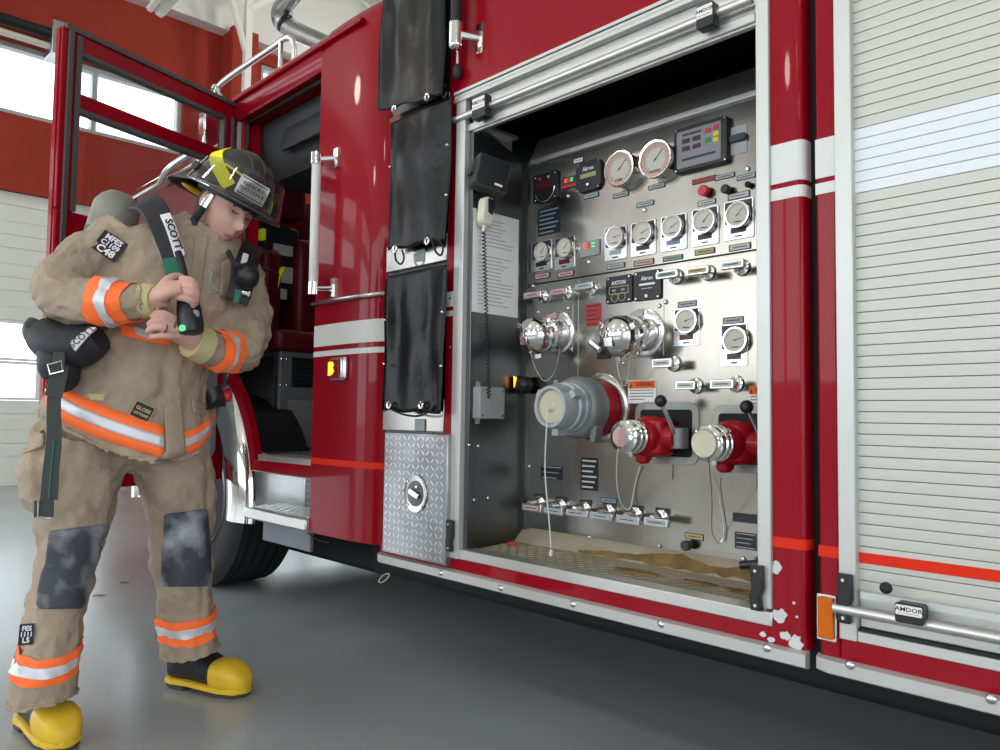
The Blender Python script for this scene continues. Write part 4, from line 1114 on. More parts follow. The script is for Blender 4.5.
# push-pull control handles
def pull(fx, fy, box, m='label_pale', dark=False):
    M = pn(fx, fy); o_ = .07
    Ml, w, h = bbox(*box, o_)
    o = part('pull_handle', MB().lathe([(.022, 0), (.026, .003), (.024, .012), (.014, .016), (.010, .02), (.010, o_ - .006)], M, n=24), 'chrome', label='chrome push-pull valve handle with label')
    c = Ml.translation
    Mh = side((c.x, YP - o_, c.z))
    obj('handle_bar', MB().prism(rrect(w, max(h, .024), .004, 3), -.012, .004, Mh), 'chrome_soft', o, bevel=.002)
    obj('handle_label', MB().prism(rrect(w * .8, max(h, .024) * .6, .002, 2), .004, .0052, Mh), m, o, smooth=0)
    obj('label_line', MB().box((-w * .28, -.0014, .0052), (w * .28, .0014, .0056), Mh), 'ink', o, smooth=0)
    if dark:
        obj('backing_plate', MB().prism(rrect(.055, .05, .003), 0, .002, M @ T(0, .004, 0)), 'plate_black', o, smooth=0)
pull(677, 277, (656, 270, 678, 279), 'label_green'); pull(709, 273, (686, 266, 709, 275.5), 'label_yellow'); pull(743, 268, (720, 259.5, 744, 269.5), 'label_pale')
pull(545, 296.5, (524, 291, 541, 299), 'label_pink'); pull(569, 293, (550, 287.5, 567, 296), 'label_pink'); pull(593, 288.5, (575, 281.5, 593, 290.5), 'label_grey')
pull(675, 364, (652, 358, 672, 368)); pull(697, 386, (675.5, 380.5, 695.5, 390)); pull(737, 384, (710, 379, 734, 389))
for fx, fy, bx_ in ((541, 502, (522, 502.5, 541, 513)), (562, 505, (543, 505.5, 562.5, 516)), (586, 508, (566, 508, 588, 518)), (610, 511, (589.5, 511, 612, 521.5)), (637, 514, (616, 514, 639.5, 525.5)), (663, 517, (644, 516.5, 668, 528))):
    pull(fx, fy, bx_, 'label_pink' if fx == 541 else 'label_grey', True)
label(601, 497, 617, 504, 'label_blue'); label(733, 512, 757, 524, 'plate_black')
# warning signs
def warning(x0, y0, x1, y1):
    M, w, h = bbox(x0, y0, x1, y1)
    o = part('warning_sign', MB().prism(rrect(w, h, .001, 2), 0, .0015, M), 'paper', smooth=0, label='orange and white warning sign')
    obj('sign_header', MB().box((-w * .48, h * .14, .0015), (w * .48, h * .48, .0021), M), 'warn_orange', o, smooth=0)
    text('sign_lettering', 'WARNING', h * .25, M @ T(w * .1, h * .31, .0024), 'ink', o, sx=.72)
    obj('sign_triangle', MB().prism([(-.04 * w, 0), (.04 * w, 0), (0, h * .2)], .0021, .0024, M @ T(-w * .38, h * .2, 0)), 'ink', o, smooth=0)
    for i in range(4): obj('sign_line', MB().box((-w * .42, h * (.05 - .13 * i), .0015), (w * (.42 if i < 3 else .1), h * (.08 - .13 * i), .0019), M), 'ink', o, smooth=0)
warning(628, 380, 656, 403.5); warning(748.5, 385, 777, 411)
# capped discharge outlets
def axis_frame(p, d):
    d = Vector(d).normalized(); return frame(p, d.cross(Vector((0, 0, 1))) * -1, d.cross(d.cross(Vector((0, 0, 1)))) * -1)
def zframe(p, d):
    d = Vector(d).normalized(); x = Vector((0, 0, 1)).cross(d).normalized(); y = d.cross(x)
    return Matrix(((x.x, y.x, d.x, p[0]), (x.y, y.y, d.y, p[1]), (x.z, y.z, d.z, p[2]), (0, 0, 0, 1)))
def outlet(px, py, cx, cy, o_, s=1.0):
    p = PN(px, py); e = PN(cx, cy, o_); e = Vector((p.x - .004, YP - o_, e.z))
    M = pn(px, py)
    o = part('discharge_outlet', MB().lathe([(.080 * s, 0), (.080 * s, .006), (.072 * s, .010), (.058 * s, .011), (.05 * s, .011)], M, n=40), 'chrome_soft', label='chrome capped discharge outlet')
    d = (e - Vector((p.x, YP, p.z))); L = d.length; Z = zframe((p.x, YP, p.z + .004), d)
    obj('outlet_pipe', MB().lathe([(.050 * s, 0), (.050 * s, .045), (.058 * s, .05), (.06 * s, .066), (.052 * s, .072), (.05 * s, L - .06), (.056 * s, L - .055)], Z, n=36), 'chrome', o)
    cp = MB().lathe([(.062 * s, L - .062), (.066 * s, L - .056), (.066 * s, L - .022), (.058 * s, L - .008), (.03 * s, L + .012), (.012, L + .02), (0, L + .02)], Z, n=36)
    for a in (25, 145, 265):
        cp.cbox((.070 * s, 0, L - .035), (.024, .020, .032), Z @ R(a, 'Z'))
    cp.cbox((0, -.01, L + .014), (.034, .03, .026), Z)
    obj('outlet_cap', cp, 'chrome', o, bevel=.002)
    for a in range(6):
        obj('flange_bolt', MB().lathe([(.006, .010), (.005, .014), (0, .014)], M @ T(.068 * s * math.cos(a * PI / 3 + .3), .068 * s * math.sin(a * PI / 3 + .3), 0), n=8), 'chrome_soft', o)
    obj('outlet_tag', MB().prism(rrect(.05 * s, .02 * s, .003), .012, .016, M @ T(-.02, .062 * s, 0) @ R(8, 'Z')), 'label_pink' if px < 600 else 'label_grey', o, smooth=0)
    return o
oL = outlet(558, 333, 531, 338, .155); oR = outlet(644, 333, 614, 339, .165, 1.02)
def chain(pts, r=.0024, name='bead_chain', m='cord_white', o_=.02):
    path = smooth_path(pts, 14); g = MB(); last = None
    for q in path:
        if last is None or (q - last).length > r * 2.3:
            g.ell(q, (r, r, r), nu=6, nv=4); last = q
    return part(name, g, m, kind='stuff')
chain([PN(530, 347, .15), PN(533, 362, .12), PN(541, 378, .06), PN(548, 380, .05), PN(556, 368, .03), PN(560, 346, .02)])
chain([PN(616, 349, .15), PN(618, 370, .1), PN(622, 384, .05), PN(626, 384, .03), PN(629, 368, .02), PN(630, 350, .02)])
M = pn(604, 351); kb = part('key_switch', MB().prism(rrect(.055, .055, .004), 0, .006, M), 'plate_black', bevel=.001)
obj('switch_key', MB().cyl((-.006, .004, .006), (-.006, .004, .022), .013, M=M).cyl((-.006, .006, .02), (-.035, .03, .03), .011, M=M), 'chrome', kb)
# suction inlet
c = Vector((PN(600, 408).x, YP, PN(600, 408).z)); M = side(c)
sc_ = part('suction_inlet', MB().lathe([(.122, 0), (.122, .005), (.114, .009), (.1, .010), (.098, 0)], M, n=56), 'stainless', label='large grey suction inlet with cap')
obj('inlet_collar', MB().lathe([(.096, 0), (.096, .085), (.088, .085)], M, n=56), 'valve_red', sc_, label='red collar behind the cap')
cs = [(.086, .07), (.100, .075), (.104, .09), (.104, .135), (.098, .15), (.092, .155)]
obj('inlet_body', MB().lathe(cs, M, n=56), 'cast_grey', sc_)
cp = MB().lathe([(.082, .145), (.082, .165), (.074, .168), (.074, .182), (.081, .185), (.081, .197), (.073, .20), (.071, .215), (.076, .222), (.072, .245), (.068, .262), (.058, .262), (.055, .25), (0, .25)], M, n=48)
for a in (150, 270, 30): cp.cbox((.080, 0, .215), (.028, .026, .04), M @ R(a, 'Z'))
obj('inlet_cap', cp, 'cast_light', sc_)
obj('cap_plug', MB().lathe([(.054, .2505), (.052, .253), (.02, .254), (.012, .262), (0, .262)], M, n=40), 'cream_cap', sc_)
for cc3, d3, a3 in (((.088, -.075, .115), (.022, .055, .04), -8), ((-.09, .07, .115), (.022, .05, .04), 0)):
    obj('inlet_handle', MB().cbox(cc3, d3, M @ R(a3, 'Z')), 'cast_grey', sc_, bevel=.004)
def cord(name, pts, r=.0022, m='cord_white'):
    return part(name, MB().tube(smooth_path(pts, 8), r, 6), m)
cord('pull_cord', [c + Vector((0, -.265, -.005)), c + Vector((.0, -.272, -.03)), PN(545, 470, .262), PN(549, 520, .25), on(551, 548, 1, YP - .25)])
e = on(551, 553, 1, YP - .25); part('cord_weight', MB().ell(e, (.006, .006, .012)), 'cord_white')
# quarter-turn valve outlets with levers
def valve(box, capx, capy, o_, ball, rod, capm, seed):
    Mb, w, h = bbox(*box); hh = .20; w = .24
    cc_ = PN(capx, capy, o_); ax = Vector((cc_.x, YP, cc_.z)); M = side(ax)
    Mp = side((ax.x + .022, YP, ax.z + .012))
    o = part('valve_outlet', MB().prism(rrect(w, hh, .035, 5), 0, .005, Mp), 'plate_steel', bevel=.0015, label='red valve outlet with chrome cap and ball lever')
    obj('valve_opening', MB().prism(rrect(w - .045, hh - .05, .012, 3), .005, .0065, Mp), 'dark_inside', o, smooth=0)
    obj('valve_lower_tab', MB().prism(rrect(.09, .07, .008), 0, .0045, Mp @ T(-.02, -.115, 0)), 'stainless', o)
    b = MB().lathe([(.058, .006), (.066, .03), (.066, .075), (.058, .085), (.060, .10), (.052, .12), (.045, .125), (.045, .15)], M, n=32)
    b.lathe([(.05, -.06), (.058, -.05), (.06, 0), (.058, .05), (.05, .058)], M @ T(.015, 0, .052) @ R(90, 'X'), n=24)
    b.cyl((.045, 0, .05), (.095, 0, .05), .045, .036, M=M)
    b.lathe([(.02, 0), (.026, .01), (.026, .045), (.018, .055), (0, .056)], M @ T(-.018, -.03, .075) @ R(100, 'X'), n=16)
    obj('valve_body', b, 'valve_red', o, bevel=.002)
    cp = MB().lathe([(.044, .128), (.050, .132), (.053, .15), (.049, .153), (.053, .158), (.053, .175), (.049, .178), (.050, .20), (.040, o_ - .01), (.03, o_), (0, o_)], M, n=28)
    for a in range(3): cp.cbox((.053, 0, .166), (.016, .014, .022), M @ R(a * 120 + 40, 'Z'))
    obj('valve_cap', cp, 'chrome', o)
    if capm: obj('cap_face', MB().lathe([(.040, o_ - .008), (.038, o_ + .003), (0, o_ + .003)], M, n=28), capm, o)
    kn = M @ Vector((.098, -.005, .06)); bl = PN(*ball, .12)
    obj('lever_hub', MB().cyl(M @ Vector((.098, -.035, .045)), M @ Vector((.098, .03, .045)), .028, n=20), 'cast_grey', o, bevel=.003)
    obj('lever_rod', MB().cyl(kn, bl, .007, n=10), 'chrome_soft', o)
    obj('lever_ball', MB().ell(bl, (.019, .019, .019)), 'plastic_black', o)
    for dx, dz in ((-.05, .082), (.055, .082), (.045, -.083)):
        obj('valve_tag', MB().prism(rrect(.055, .018, .002), .005, .0065, Mp @ T(dx, dz, 0)), 'label_grey', o, smooth=0)
    return M
M1 = valve((628, 407, 694, 466), 620.5, 437, .215, (660.7, 401), None, None, 1)
M2 = valve((706, 415, 772, 475), 704, 443.7, .215, (746.7, 406.8), None, 'cream_cap', 2)
cord('pull_cord', [M1 @ Vector((-.01, -.02, .21)), PN(617, 460, .19), PN(617, 485, .13), PN(622, 505, .05), PN(630, 508, .02), PN(635, 485, .005), PN(640, 466, .01)], .0018)
cord('pull_cord', [M2 @ Vector((.0, -.01, .21)), M2 @ Vector((.006, -.05, .20)), PN(712, 500, .12), PN(712, 530, .05), PN(719, 543, .02), PN(724, 530, .01), PN(718, 490, .01), PN(715, 478, .02)], .0016, 'chrome_soft')
# left side of the compartment: knob, junction box, bracket
WXL = -2.03
def wl(px, py, o_=0):
    p = on(px, py, 0, WXL + o_); return frame((WXL + o_, p.y, p.z), (0, 1, 0), (0, 0, 1))
M = pn(525, 385, .03); part('selector_knob', MB().lathe([(.012, -.03), (.02, -.02), (.032, -.01), (.034, .03), (.022, .045), (0, .048)], M, n=20), 'plastic_black')
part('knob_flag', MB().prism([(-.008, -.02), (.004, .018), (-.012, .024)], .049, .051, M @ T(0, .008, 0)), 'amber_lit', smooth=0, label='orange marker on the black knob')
M = wl(485, 403); w = on(501, 403, 0, WXL).y - on(470, 403, 0, WXL).y
jb = part('junction_box', MB().prism(rrect(.125, .115, .008), 0, .04, M), 'plastic_grey', bevel=.004, label='small grey junction box')
for sx in (-1, 1):
    for sy in (-1, 1): obj('box_screw', MB().lathe([(.005, .04), (.004, .043), (0, .043)], M @ T(sx * .05, sy * .045, 0), n=8), 'chrome_soft', jb)
for z3 in (.0665, -.0665): obj('box_bracket', MB().cbox((-.04, z3, .003), (.02, .018, .006), M), 'plastic_grey', jb)
for px, py in ((469, 445), (478, 446), (474, 500), (488, 498)): obj('panel_bolt', scm, None, engine, M=wl(px, py) @ Matrix.Diagonal((.8, .8, .5, 1)))
M = wl(492, 134); part('angle_bracket', MB().box((-.09, 0, 0), (.11, .012, .03), M).prism([(-.02, 0), (.10, 0), (.10, -.04)], 0, .006, M), 'aluminium', smooth=0)
part('corner_post', MB().box((WXL, YP - .02, .58), (WXL + .02, YP, ZP1)), 'stainless_dark', smooth=0)
# red rag on the compartment floor
p = on(511, 543, 2, .54)
g = MB(); rng = random.Random(2)
g.ell((0, 0, .004), (.022, .010, .008), nu=12, nv=6)
tag(obj('plastic_clip', g, 'button_red', M=T(p.x + .012, p.y - .012, .536)), 'small red clip lying in the corner of the pump compartment floor', 'clip')

# loudspeaker, hand microphone and instruction sheet on the side wall
M = wl(490, 176, .05) @ R(-14, 'Z') @ R(-22, 'Y')
sp = thing('loudspeaker', M.translation, 'small black loudspeaker tilted on the side wall of the pump compartment', 'loudspeaker')
obj('speaker_box', MB().prism(rrect(.13, .125, .012), -.03, .03, M), 'plastic_dark', sp, bevel=.006)
obj('speaker_grille', MB().prism(rrect(.115, .11, .012), .03, .034, M), 'plastic_black', sp, bevel=.003)
obj('speaker_badge', MB().box((.012, -.044, .034), (.042, -.036, .0355), M), 'patch_white', sp, smooth=0)
obj('speaker_bracket', MB().cyl((-.02, 0, -.03), (-.03, .0, -.04), .012, M=M).box((-.078, -.02, -.02), (-.064, .03, .02), M), 'plastic_dark', sp)
a, b = on(487, 210, 0, WXL + .002), on(519, 322, 0, WXL + .002)
zt_, zb_ = on(503, 216, 0, WXL).z, on(503, 316, 0, WXL).z
ps = thing('instruction_sheet', (WXL + .002, (a.y + b.y) / 2, zb_), 'white printed instruction sheet taped behind the hand microphone', 'paper')
y0_, y1_ = on(472, 260, 0, WXL).y, on(518, 260, 0, WXL).y
obj('sheet', MB().box((WXL + .001, y0_, zb_), (WXL + .0025, y1_, zt_)), 'paper', ps, smooth=0)
g = MB(); rng = random.Random(4)
for i in range(24):
    z = zt_ - .03 - i * (zt_ - zb_ - .05) / 24
    if i in (8, 9): continue
    g.box((WXL + .0026, y0_ + .03, z - .0016), (WXL + .0028, y0_ + .03 + (y1_ - y0_ - .05) * (.55 + .45 * rng.random()), z + .0016))
obj('printed_lines', g, 'label_grey', ps, smooth=0)
M = wl(486, 212, .04) @ R(-8, 'Z')
mc = thing('hand_microphone', M.translation, 'ivory hand microphone with coiled black cord on its wall clip', 'microphone')
obj('microphone_body', MB().prism(rrect(.055, .105, .022, 6), -.02, .018, M), 'ivory', mc, bevel=.008, seg=3)
obj('microphone_grille', MB().prism([(-.012, .045), (.018, .045), (.024, .02), (.014, -.01), (-.006, -.004)], .018, .0205, M), 'plate_black', mc, smooth=0)
obj('wall_clip', MB().cbox((0, .02, -.03), (.025, .03, .02), M), 'plastic_dark', mc)
obj('cord_collar', MB().cyl((0, -.05, 0), (0, -.075, 0), .010, .006, n=10, M=M), 'ivory', mc)
A_ = M @ Vector((0, -.072, 0)); B_ = wl(489, 398, .05).translation
pts = []; turns = 46; n = turns * 8
for i in range(n + 1):
    t_ = i / n; q = A_.lerp(B_, t_); q = q + Vector((.0, .0, 0))
    a = 2 * PI * turns * t_; pts.append(q + Vector((.006 * math.cos(a), .006 * math.sin(a), 0)))
obj('coiled_cord', MB().tube(pts, .0022, 5), 'rubber', mc)
# ------------------------------------------------------------------ the firefighter
PO = Vector((-2.69, .97, 0))
pv = Vector((PO.x, PO.y, 0)).normalized()    # from camera to person
pt = Vector((pv.y, -pv.x, 0))                # across, to the person's left-hand side
def Q(px, py, off=0):
    """point on the upright plane through the person, moved toward the viewer by off metres"""
    d = ray(px, py); o_ = PO - pv * off
    return CC + d * ((o_ - CC).dot(pv) / d.dot(pv))
def ell_ring(L, Rr, b_front, b_back, n=28, sag=0, sq=.9):
    """ring through the two silhouette points, depth b toward/away from the viewer"""
    c = (L + Rr) / 2; h = (Rr - L) / 2; out = []
    for i in range(n):
        a = 2 * PI * i / n; ca, sa_ = math.cos(a), math.sin(a)
        x = math.copysign(abs(ca) ** sq, ca); y = math.copysign(abs(sa_) ** sq, sa_)
        d = b_front if y > 0 else b_back
        out.append(c + h * x - pv * (d * y) + Vector((0, 0, -sag * max(0, y) * (.5 + .5 * y) * (1 + .55 * x))))
    return out
person = thing('person', (PO.x, PO.y, 0), 'firefighter in tan turnout gear and black helmet looking down at a gauge in both hands', 'person')
def pp(name, g, m, parent=None, **k): return obj(name, g, m, parent or person, **k)
def organic(o, voxel, smooth_it=4, disp=0, scale=.1, disp2=0, scale2=.04, direction=None):
    r = o.modifiers.new('remesh', 'REMESH'); r.mode = 'VOXEL'; r.voxel_size = voxel; r.use_smooth_shade = True
    if smooth_it:
        q = o.modifiers.new('smooth', 'SMOOTH'); q.factor = .5; q.iterations = smooth_it
    for s_, sc_2, nm in ((disp, scale, 'a'), (disp2, scale2, 'b')):
        if s_:
            tx = bpy.data.textures.new(o.name + nm, 'CLOUDS'); tx.noise_scale = sc_2; tx.noise_depth = 1; tx.noise_type = 'HARD_NOISE'; tx.noise_basis = 'IMPROVED_PERLIN'
            d = o.modifiers.new('folds', 'DISPLACE'); d.texture = tx; d.strength = s_; d.mid_level = .5; d.texture_coords = 'LOCAL'
    if disp:
        q = o.modifiers.new('soften', 'SMOOTH'); q.factor = .5; q.iterations = 2
def cling(o, target, off):
    w = o.modifiers.new('cling', 'SHRINKWRAP'); w.target = target; w.wrap_method = 'NEAREST_SURFACEPOINT'; w.wrap_mode = 'OUTSIDE_SURFACE'; w.offset = off

# --- coat
def rings(spec): return [ell_ring(Q(xl, yl_, o_), Q(xr, yr_, o_), bf, bb, sag=sg) for xl, yl_, xr, yr_, o_, bf, bb, sg in spec]
TORSO = [  # xl yl xr yr off front back sag
    (168, 214, 236, 234, .06, .10, .10, 0),
    (150, 218, 243, 244, .04, .13, .13, 0),
    (116, 232, 248, 256, .02, .16, .15, 0),
    (98, 256, 248, 272, .0, .185, .16, 0),
    (88, 290, 242, 300, .0, .195, .17, 0),
    (80, 330, 232, 336, .0, .20, .17, .0),
    (62, 362, 217, 368, .0, .20, .18, .02),
    (44, 386, 211, 396, .0, .21, .19, .05),
    (35, 399, 216, 414, .0, .22, .19, .09),
    (31, 410, 216, 428, .0, .222, .19, .125),
]
g = MB().loft(rings(TORSO))
AR = [(128, 236, .02, .098), (100, 254, .04, .106), (74, 274, .08, .104), (62, 292, .14, .098), (80, 301, .20, .092), (112, 303, .27, .082), (140, 302, .33, .070), (151, 301, .345, .060)]
AL = [(236, 258, -.04, .092), (242, 285, -.02, .098), (246, 318, .02, .100), (243, 343, .08, .096), (232, 352, .15, .085), (216, 350, .22, .076), (202, 345, .27, .064), (196, 343, .285, .056)]
def arm(sp, k=5):
    pts = smooth_path([Q(x, y, o_) for x, y, o_, r in sp], k); n = len(sp); rr = []
    for i in range(len(pts)):
        t_ = i / k; j = min(int(t_), n - 2); f_ = t_ - j
        rr.append(sp[j][3] * (1 - f_) + sp[j + 1][3] * f_)
    return pts, rr
pA, rA = arm(AR); pB, rB = arm(AL)
g.tube(pA, rA, 20); g.tube(pB, rB, 20)
# collar, standing round the neck
CO = []
for xl, yl_, xr, yr_, b in ((162, 228, 243, 254, .115), (170, 214, 240, 251, .105), (178, 207, 236, 250, .095), (188, 204, 232, 249, .080)):
    CO.append(ell_ring(Q(xl, yl_, .03), Q(xr, yr_, .05), b, b * .9, sag=.05))
g.loft(CO)
coat = pp('coat', g, 'turnout', label='tan turnout coat with orange and silver bands')
organic(coat, .008, 4, .036, .13, .016, .05)
# trousers
LEGR = [(30, 425, 140, 445, .0, .17, .16), (22, 455, 132, 462, .02, .165, .16), (24, 490, 122, 496, .05, .155, .15), (30, 520, 115, 524, .07, .15, .135), (32, 552, 104, 556, .10, .14, .125), (28, 580, 98, 582, .115, .135, .125),
        (22, 612, 90, 612, .13, .13, .12), (15, 640, 86, 636, .14, .125, .12), (6, 672, 84, 666, .14, .13, .12), (0, 706, 82, 692, .14, .135, .125)]
LEGL = [(110, 430, 212, 430, -.05, .17, .16), (122, 455, 214, 452, -.06, .16, .16), (130, 480, 216, 476, -.08, .15, .15), (140, 510, 217, 508, -.09, .145, .14), (146, 545, 216, 544, -.10, .135, .13), (149, 575, 216, 575, -.11, .13, .125),
        (152, 605, 216, 604, -.12, .125, .12), (154, 632, 219, 626, -.13, .12, .12), (158, 661, 223, 647, -.13, .125, .12)]
g = MB()
g.loft([ell_ring(Q(a, b, e), Q(c_, d, e), f1, f2) for a, b, c_, d, e, f1, f2 in LEGR])
g.loft([ell_ring(Q(a, b, e), Q(c_, d, e), f1, f2) for a, b, c_, d, e, f1, f2 in LEGL])
g.loft([ell_ring(Q(40, 395, 0), Q(206, 400, 0), .16, .15), ell_ring(Q(34, 425, 0), Q(208, 432, 0), .17, .16), ell_ring(Q(40, 452, -.01), Q(205, 456, -.01), .15, .15), ell_ring(Q(90, 472, -.02), Q(160, 474, -.02), .09, .09)])
# cargo pockets standing off the thighs
for L_, Rr_ in (((16, 448, 17, 446, .02), (28, 508, 20, 515, .06)),):
    g.loft([ell_ring(Q(20, 444, .0), Q(60, 452, .04), .12, .10), ell_ring(Q(15, 470, .02), Q(60, 476, .06), .13, .11), ell_ring(Q(17, 498, .05), Q(66, 508, .08), .13, .10), ell_ring(Q(26, 513, .05), Q(70, 516, .08), .11, .09)])
g.loft([ell_ring(Q(180, 450, -.10), Q(213, 446, -.10), .11, .1), ell_ring(Q(180, 475, -.10), Q(217, 472, -.10), .12, .1), ell_ring(Q(180, 500, -.10), Q(219, 499, -.10), .12, .1)])
trousers = pp('trousers', g, 'turnout', label='tan turnout trousers with knee pads')
organic(trousers, .008, 4, .034, .13, .014, .05)

# --- reflective bands that follow the cloth
def band(name, ring_a, ring_b, target, silver=(.34, .66), off=.005, arc=None, sub=4):
    """orange band between two rings, with a silver strip as its own piece"""
    def strip(t0, t1, m, nm, par, of):
        rg = []
        for i in range(sub + 1):
            t_ = t0 + (t1 - t0) * i / sub
            rg.append([a.lerp(b, t_) for a, b in zip(ring_a, ring_b)])
        g = MB(); n = len(rg[0]); vs = [v for r_ in rg for v in r_]
        fs = []
        for i in range(sub):
            for j in range(n if arc is None else n - 1):
                j2 = (j + 1) % n
                fs.append((i * n + j, i * n + j2, (i + 1) * n + j2, (i + 1) * n + j))
        g.add(vs, fs)
        o = obj(nm, g, m, par, smooth=80)
        ss = o.modifiers.new('sub', 'SUBSURF'); ss.subdivision_type = 'SIMPLE'; ss.levels = ss.render_levels = 1
        cling(o, target, of)
        return o
    o = strip(0, 1, 'band_orange', name, person, off)
    strip(silver[0], silver[1], 'band_silver', 'silver_strip', o, off + .003)
    return o
def ringn(L, Rr, bf, bb, sag=0): return ell_ring(L, Rr, bf, bb, 44, sag)
def scale_ring(r, k):
    c = sum((Vector(v) for v in r), Vector()) / len(r); return [c + (Vector(v) - c) * k for v in r]
ha = scale_ring(ringn(Q(38, 368, 0), Q(214, 402, 0), .23, .20, .10), 1.08); hb = scale_ring(ringn(Q(34, 396, 0), Q(215, 424, 0), .235, .20, .12), 1.08)
band('hem_band', ha[22:] + ha[:1], hb[22:] + hb[:1], coat, (.32, .70), arc=1)
def arm_rings(pts, rr, f0, f1):
    out = []
    for f_ in (f0, f1):
        x = f_ * (len(pts) - 1); i = int(x); t_ = x - i
        p = Vector(pts[i]).lerp(Vector(pts[min(i + 1, len(pts) - 1)]), t_); tg = (Vector(pts[min(i + 2, len(pts) - 1)]) - Vector(pts[max(i - 1, 0)])).normalized()
        r_ = rr[i] * 1.06; a = Vector((0, 0, 1)).cross(tg).normalized(); b = tg.cross(a)
        out.append([p + a * (r_ * math.cos(2 * PI * j / 36)) + b * (r_ * math.sin(2 * PI * j / 36)) for j in range(36)])
    return out
ra = arm_rings(pA, rA, .66, .83); band('sleeve_band', ra[0], ra[1], coat, (.36, .66))
ra = arm_rings(pB, rB, .60, .77); band('sleeve_band', ra[0], ra[1], coat, (.36, .66))
band('leg_band', scale_ring(ringn(Q(10, 643, .14), Q(82, 637, .14), .13, .125, .02), 1.03), scale_ring(ringn(Q(6, 673, .14), Q(82, 662, .14), .13, .125, .02), 1.03), trousers, (.32, .68))
band('leg_band', scale_ring(ringn(Q(154, 615, -.13), Q(218, 604, -.13), .125, .12, .015), 1.03), scale_ring(ringn(Q(155, 639, -.13), Q(219, 628, -.13), .125, .12, .015), 1.03), trousers, (.32, .68))
# chest band behind the hands
from mathutils.bvhtree import BVHTree
BV = {}
def bvh(target):
    if target.name not in BV:
        bpy.context.view_layer.update()
        BV[target.name] = BVHTree.FromObject(target, bpy.context.evaluated_depsgraph_get())
    return BV[target.name]
def surf(target, px, py, o_=.1):
    """where the line of sight meets the cloth, with its outward normal"""
    d = ray(px, py).normalized(); h = bvh(target).ray_cast(CC, d)
    if h[0] is None or (h[0] - Q(px, py, o_)).length > .35: h = bvh(target).find_nearest(Q(px, py, o_))
    return h[0], h[1]
def cloth_patch(name, rows, m, target, nx=8, off=.004, o_=.2, parent=None, th=.003, label=None, k=1):
    """sheet laid on the cloth; rows of (xl, yl, xr, yr) from top to bottom"""
    R2 = []
    for j in range(len(rows) - 1):
        for q in range(k): R2.append([rows[j][i] + (rows[j + 1][i] - rows[j][i]) * q / k for i in range(4)])
    R2.append(list(rows[-1])); n = nx + 1; G = []; Nn = []
    for xl, yl_, xr, yr_ in R2:
        for i in range(n):
            p, nn = surf(target, xl + (xr - xl) * i / nx, yl_ + (yr_ - yl_) * i / nx, o_); G.append(p); Nn.append(nn)
    nr = len(R2)
    for it in range(2):                        # relax a little so the sheet does not copy every crease
        H = []
        for j in range(nr):
            for i in range(n):
                c_ = [G[jj * n + ii] for jj, ii in ((j, i), (j - 1, i), (j + 1, i), (j, i - 1), (j, i + 1)) if 0 <= jj < nr and 0 <= ii < n]
                av = sum(c_, Vector()) / len(c_); edge_ = i in (0, n - 1) or j in (0, nr - 1)
                H.append(G[j * n + i] if edge_ else G[j * n + i].lerp(av, .6))
        G = H
    vs = [p - pv * off for p in G]
    fs = [(j * n + i, j * n + i + 1, (j + 1) * n + i + 1, (j + 1) * n + i) for j in range(nr - 1) for i in range(nx)]
    o = obj(name, MB().add(vs, fs), m, parent or person, smooth=80, label=label)
    s_ = o.modifiers.new('solid', 'SOLIDIFY'); s_.thickness = th; s_.offset = 0
    return o
def patch(name, c4, m, target, nx=8, ny=6, off=.004, o_=.2, parent=None, th=.002):
    return cloth_patch(name, [(*c4[0], *c4[1]), (*c4[3], *c4[2])], m, target, nx, off, o_, parent, th, k=ny)
def badge(name, c4, m, target, words, tm='patch_white', off=.008, flat=.35):
    """flat sewn patch on the cloth with its lettering"""
    P = [surf(target, x, y)[0] for x, y in c4]; c_ = sum(P, Vector()) / 4
    P = [q - pv * ((q - c_).dot(pv) * flat) for q in P]
    rt = ((P[1] - P[0]) + (P[2] - P[3])); upv_ = ((P[0] - P[3]) + (P[1] - P[2]))
    w, h = rt.length / 2, upv_.length / 2
    M = frame(c_, rt, upv_); M = M if (M.to_3x3() @ Vector((0, 0, 1))).dot(pv) < 0 else M
    nrm = M.to_3x3() @ Vector((0, 0, 1)); M = Matrix.Translation(nrm * off) @ M
    o = obj(name, MB().prism(rrect(w, h, .003), -.004, .001, M), m, person)
    obj('patch_border', MB().tube([(x, y, .001) for x, y in rrect(w * .97, h * .97, .003)], .0015, 5, closed=True, M=M), 'plastic_dark' if tm == 'patch_white' else tm, o)
    for tx, uy, sz, sx_ in words:
        text('lettering', tx, sz * h, M @ T(0, uy * h, .0018), tm, o, ext=.0005, sx=sx_, bold=.035)
    return o
patch('chest_band', ((120, 324), (174, 338), (170, 346), (122, 336)), 'band_orange', coat, o_=.35, off=.006)
patch('chest_strip', ((132, 326), (152, 332), (150, 340), (136, 334)), 'band_silver', coat, o_=.35, off=.010)
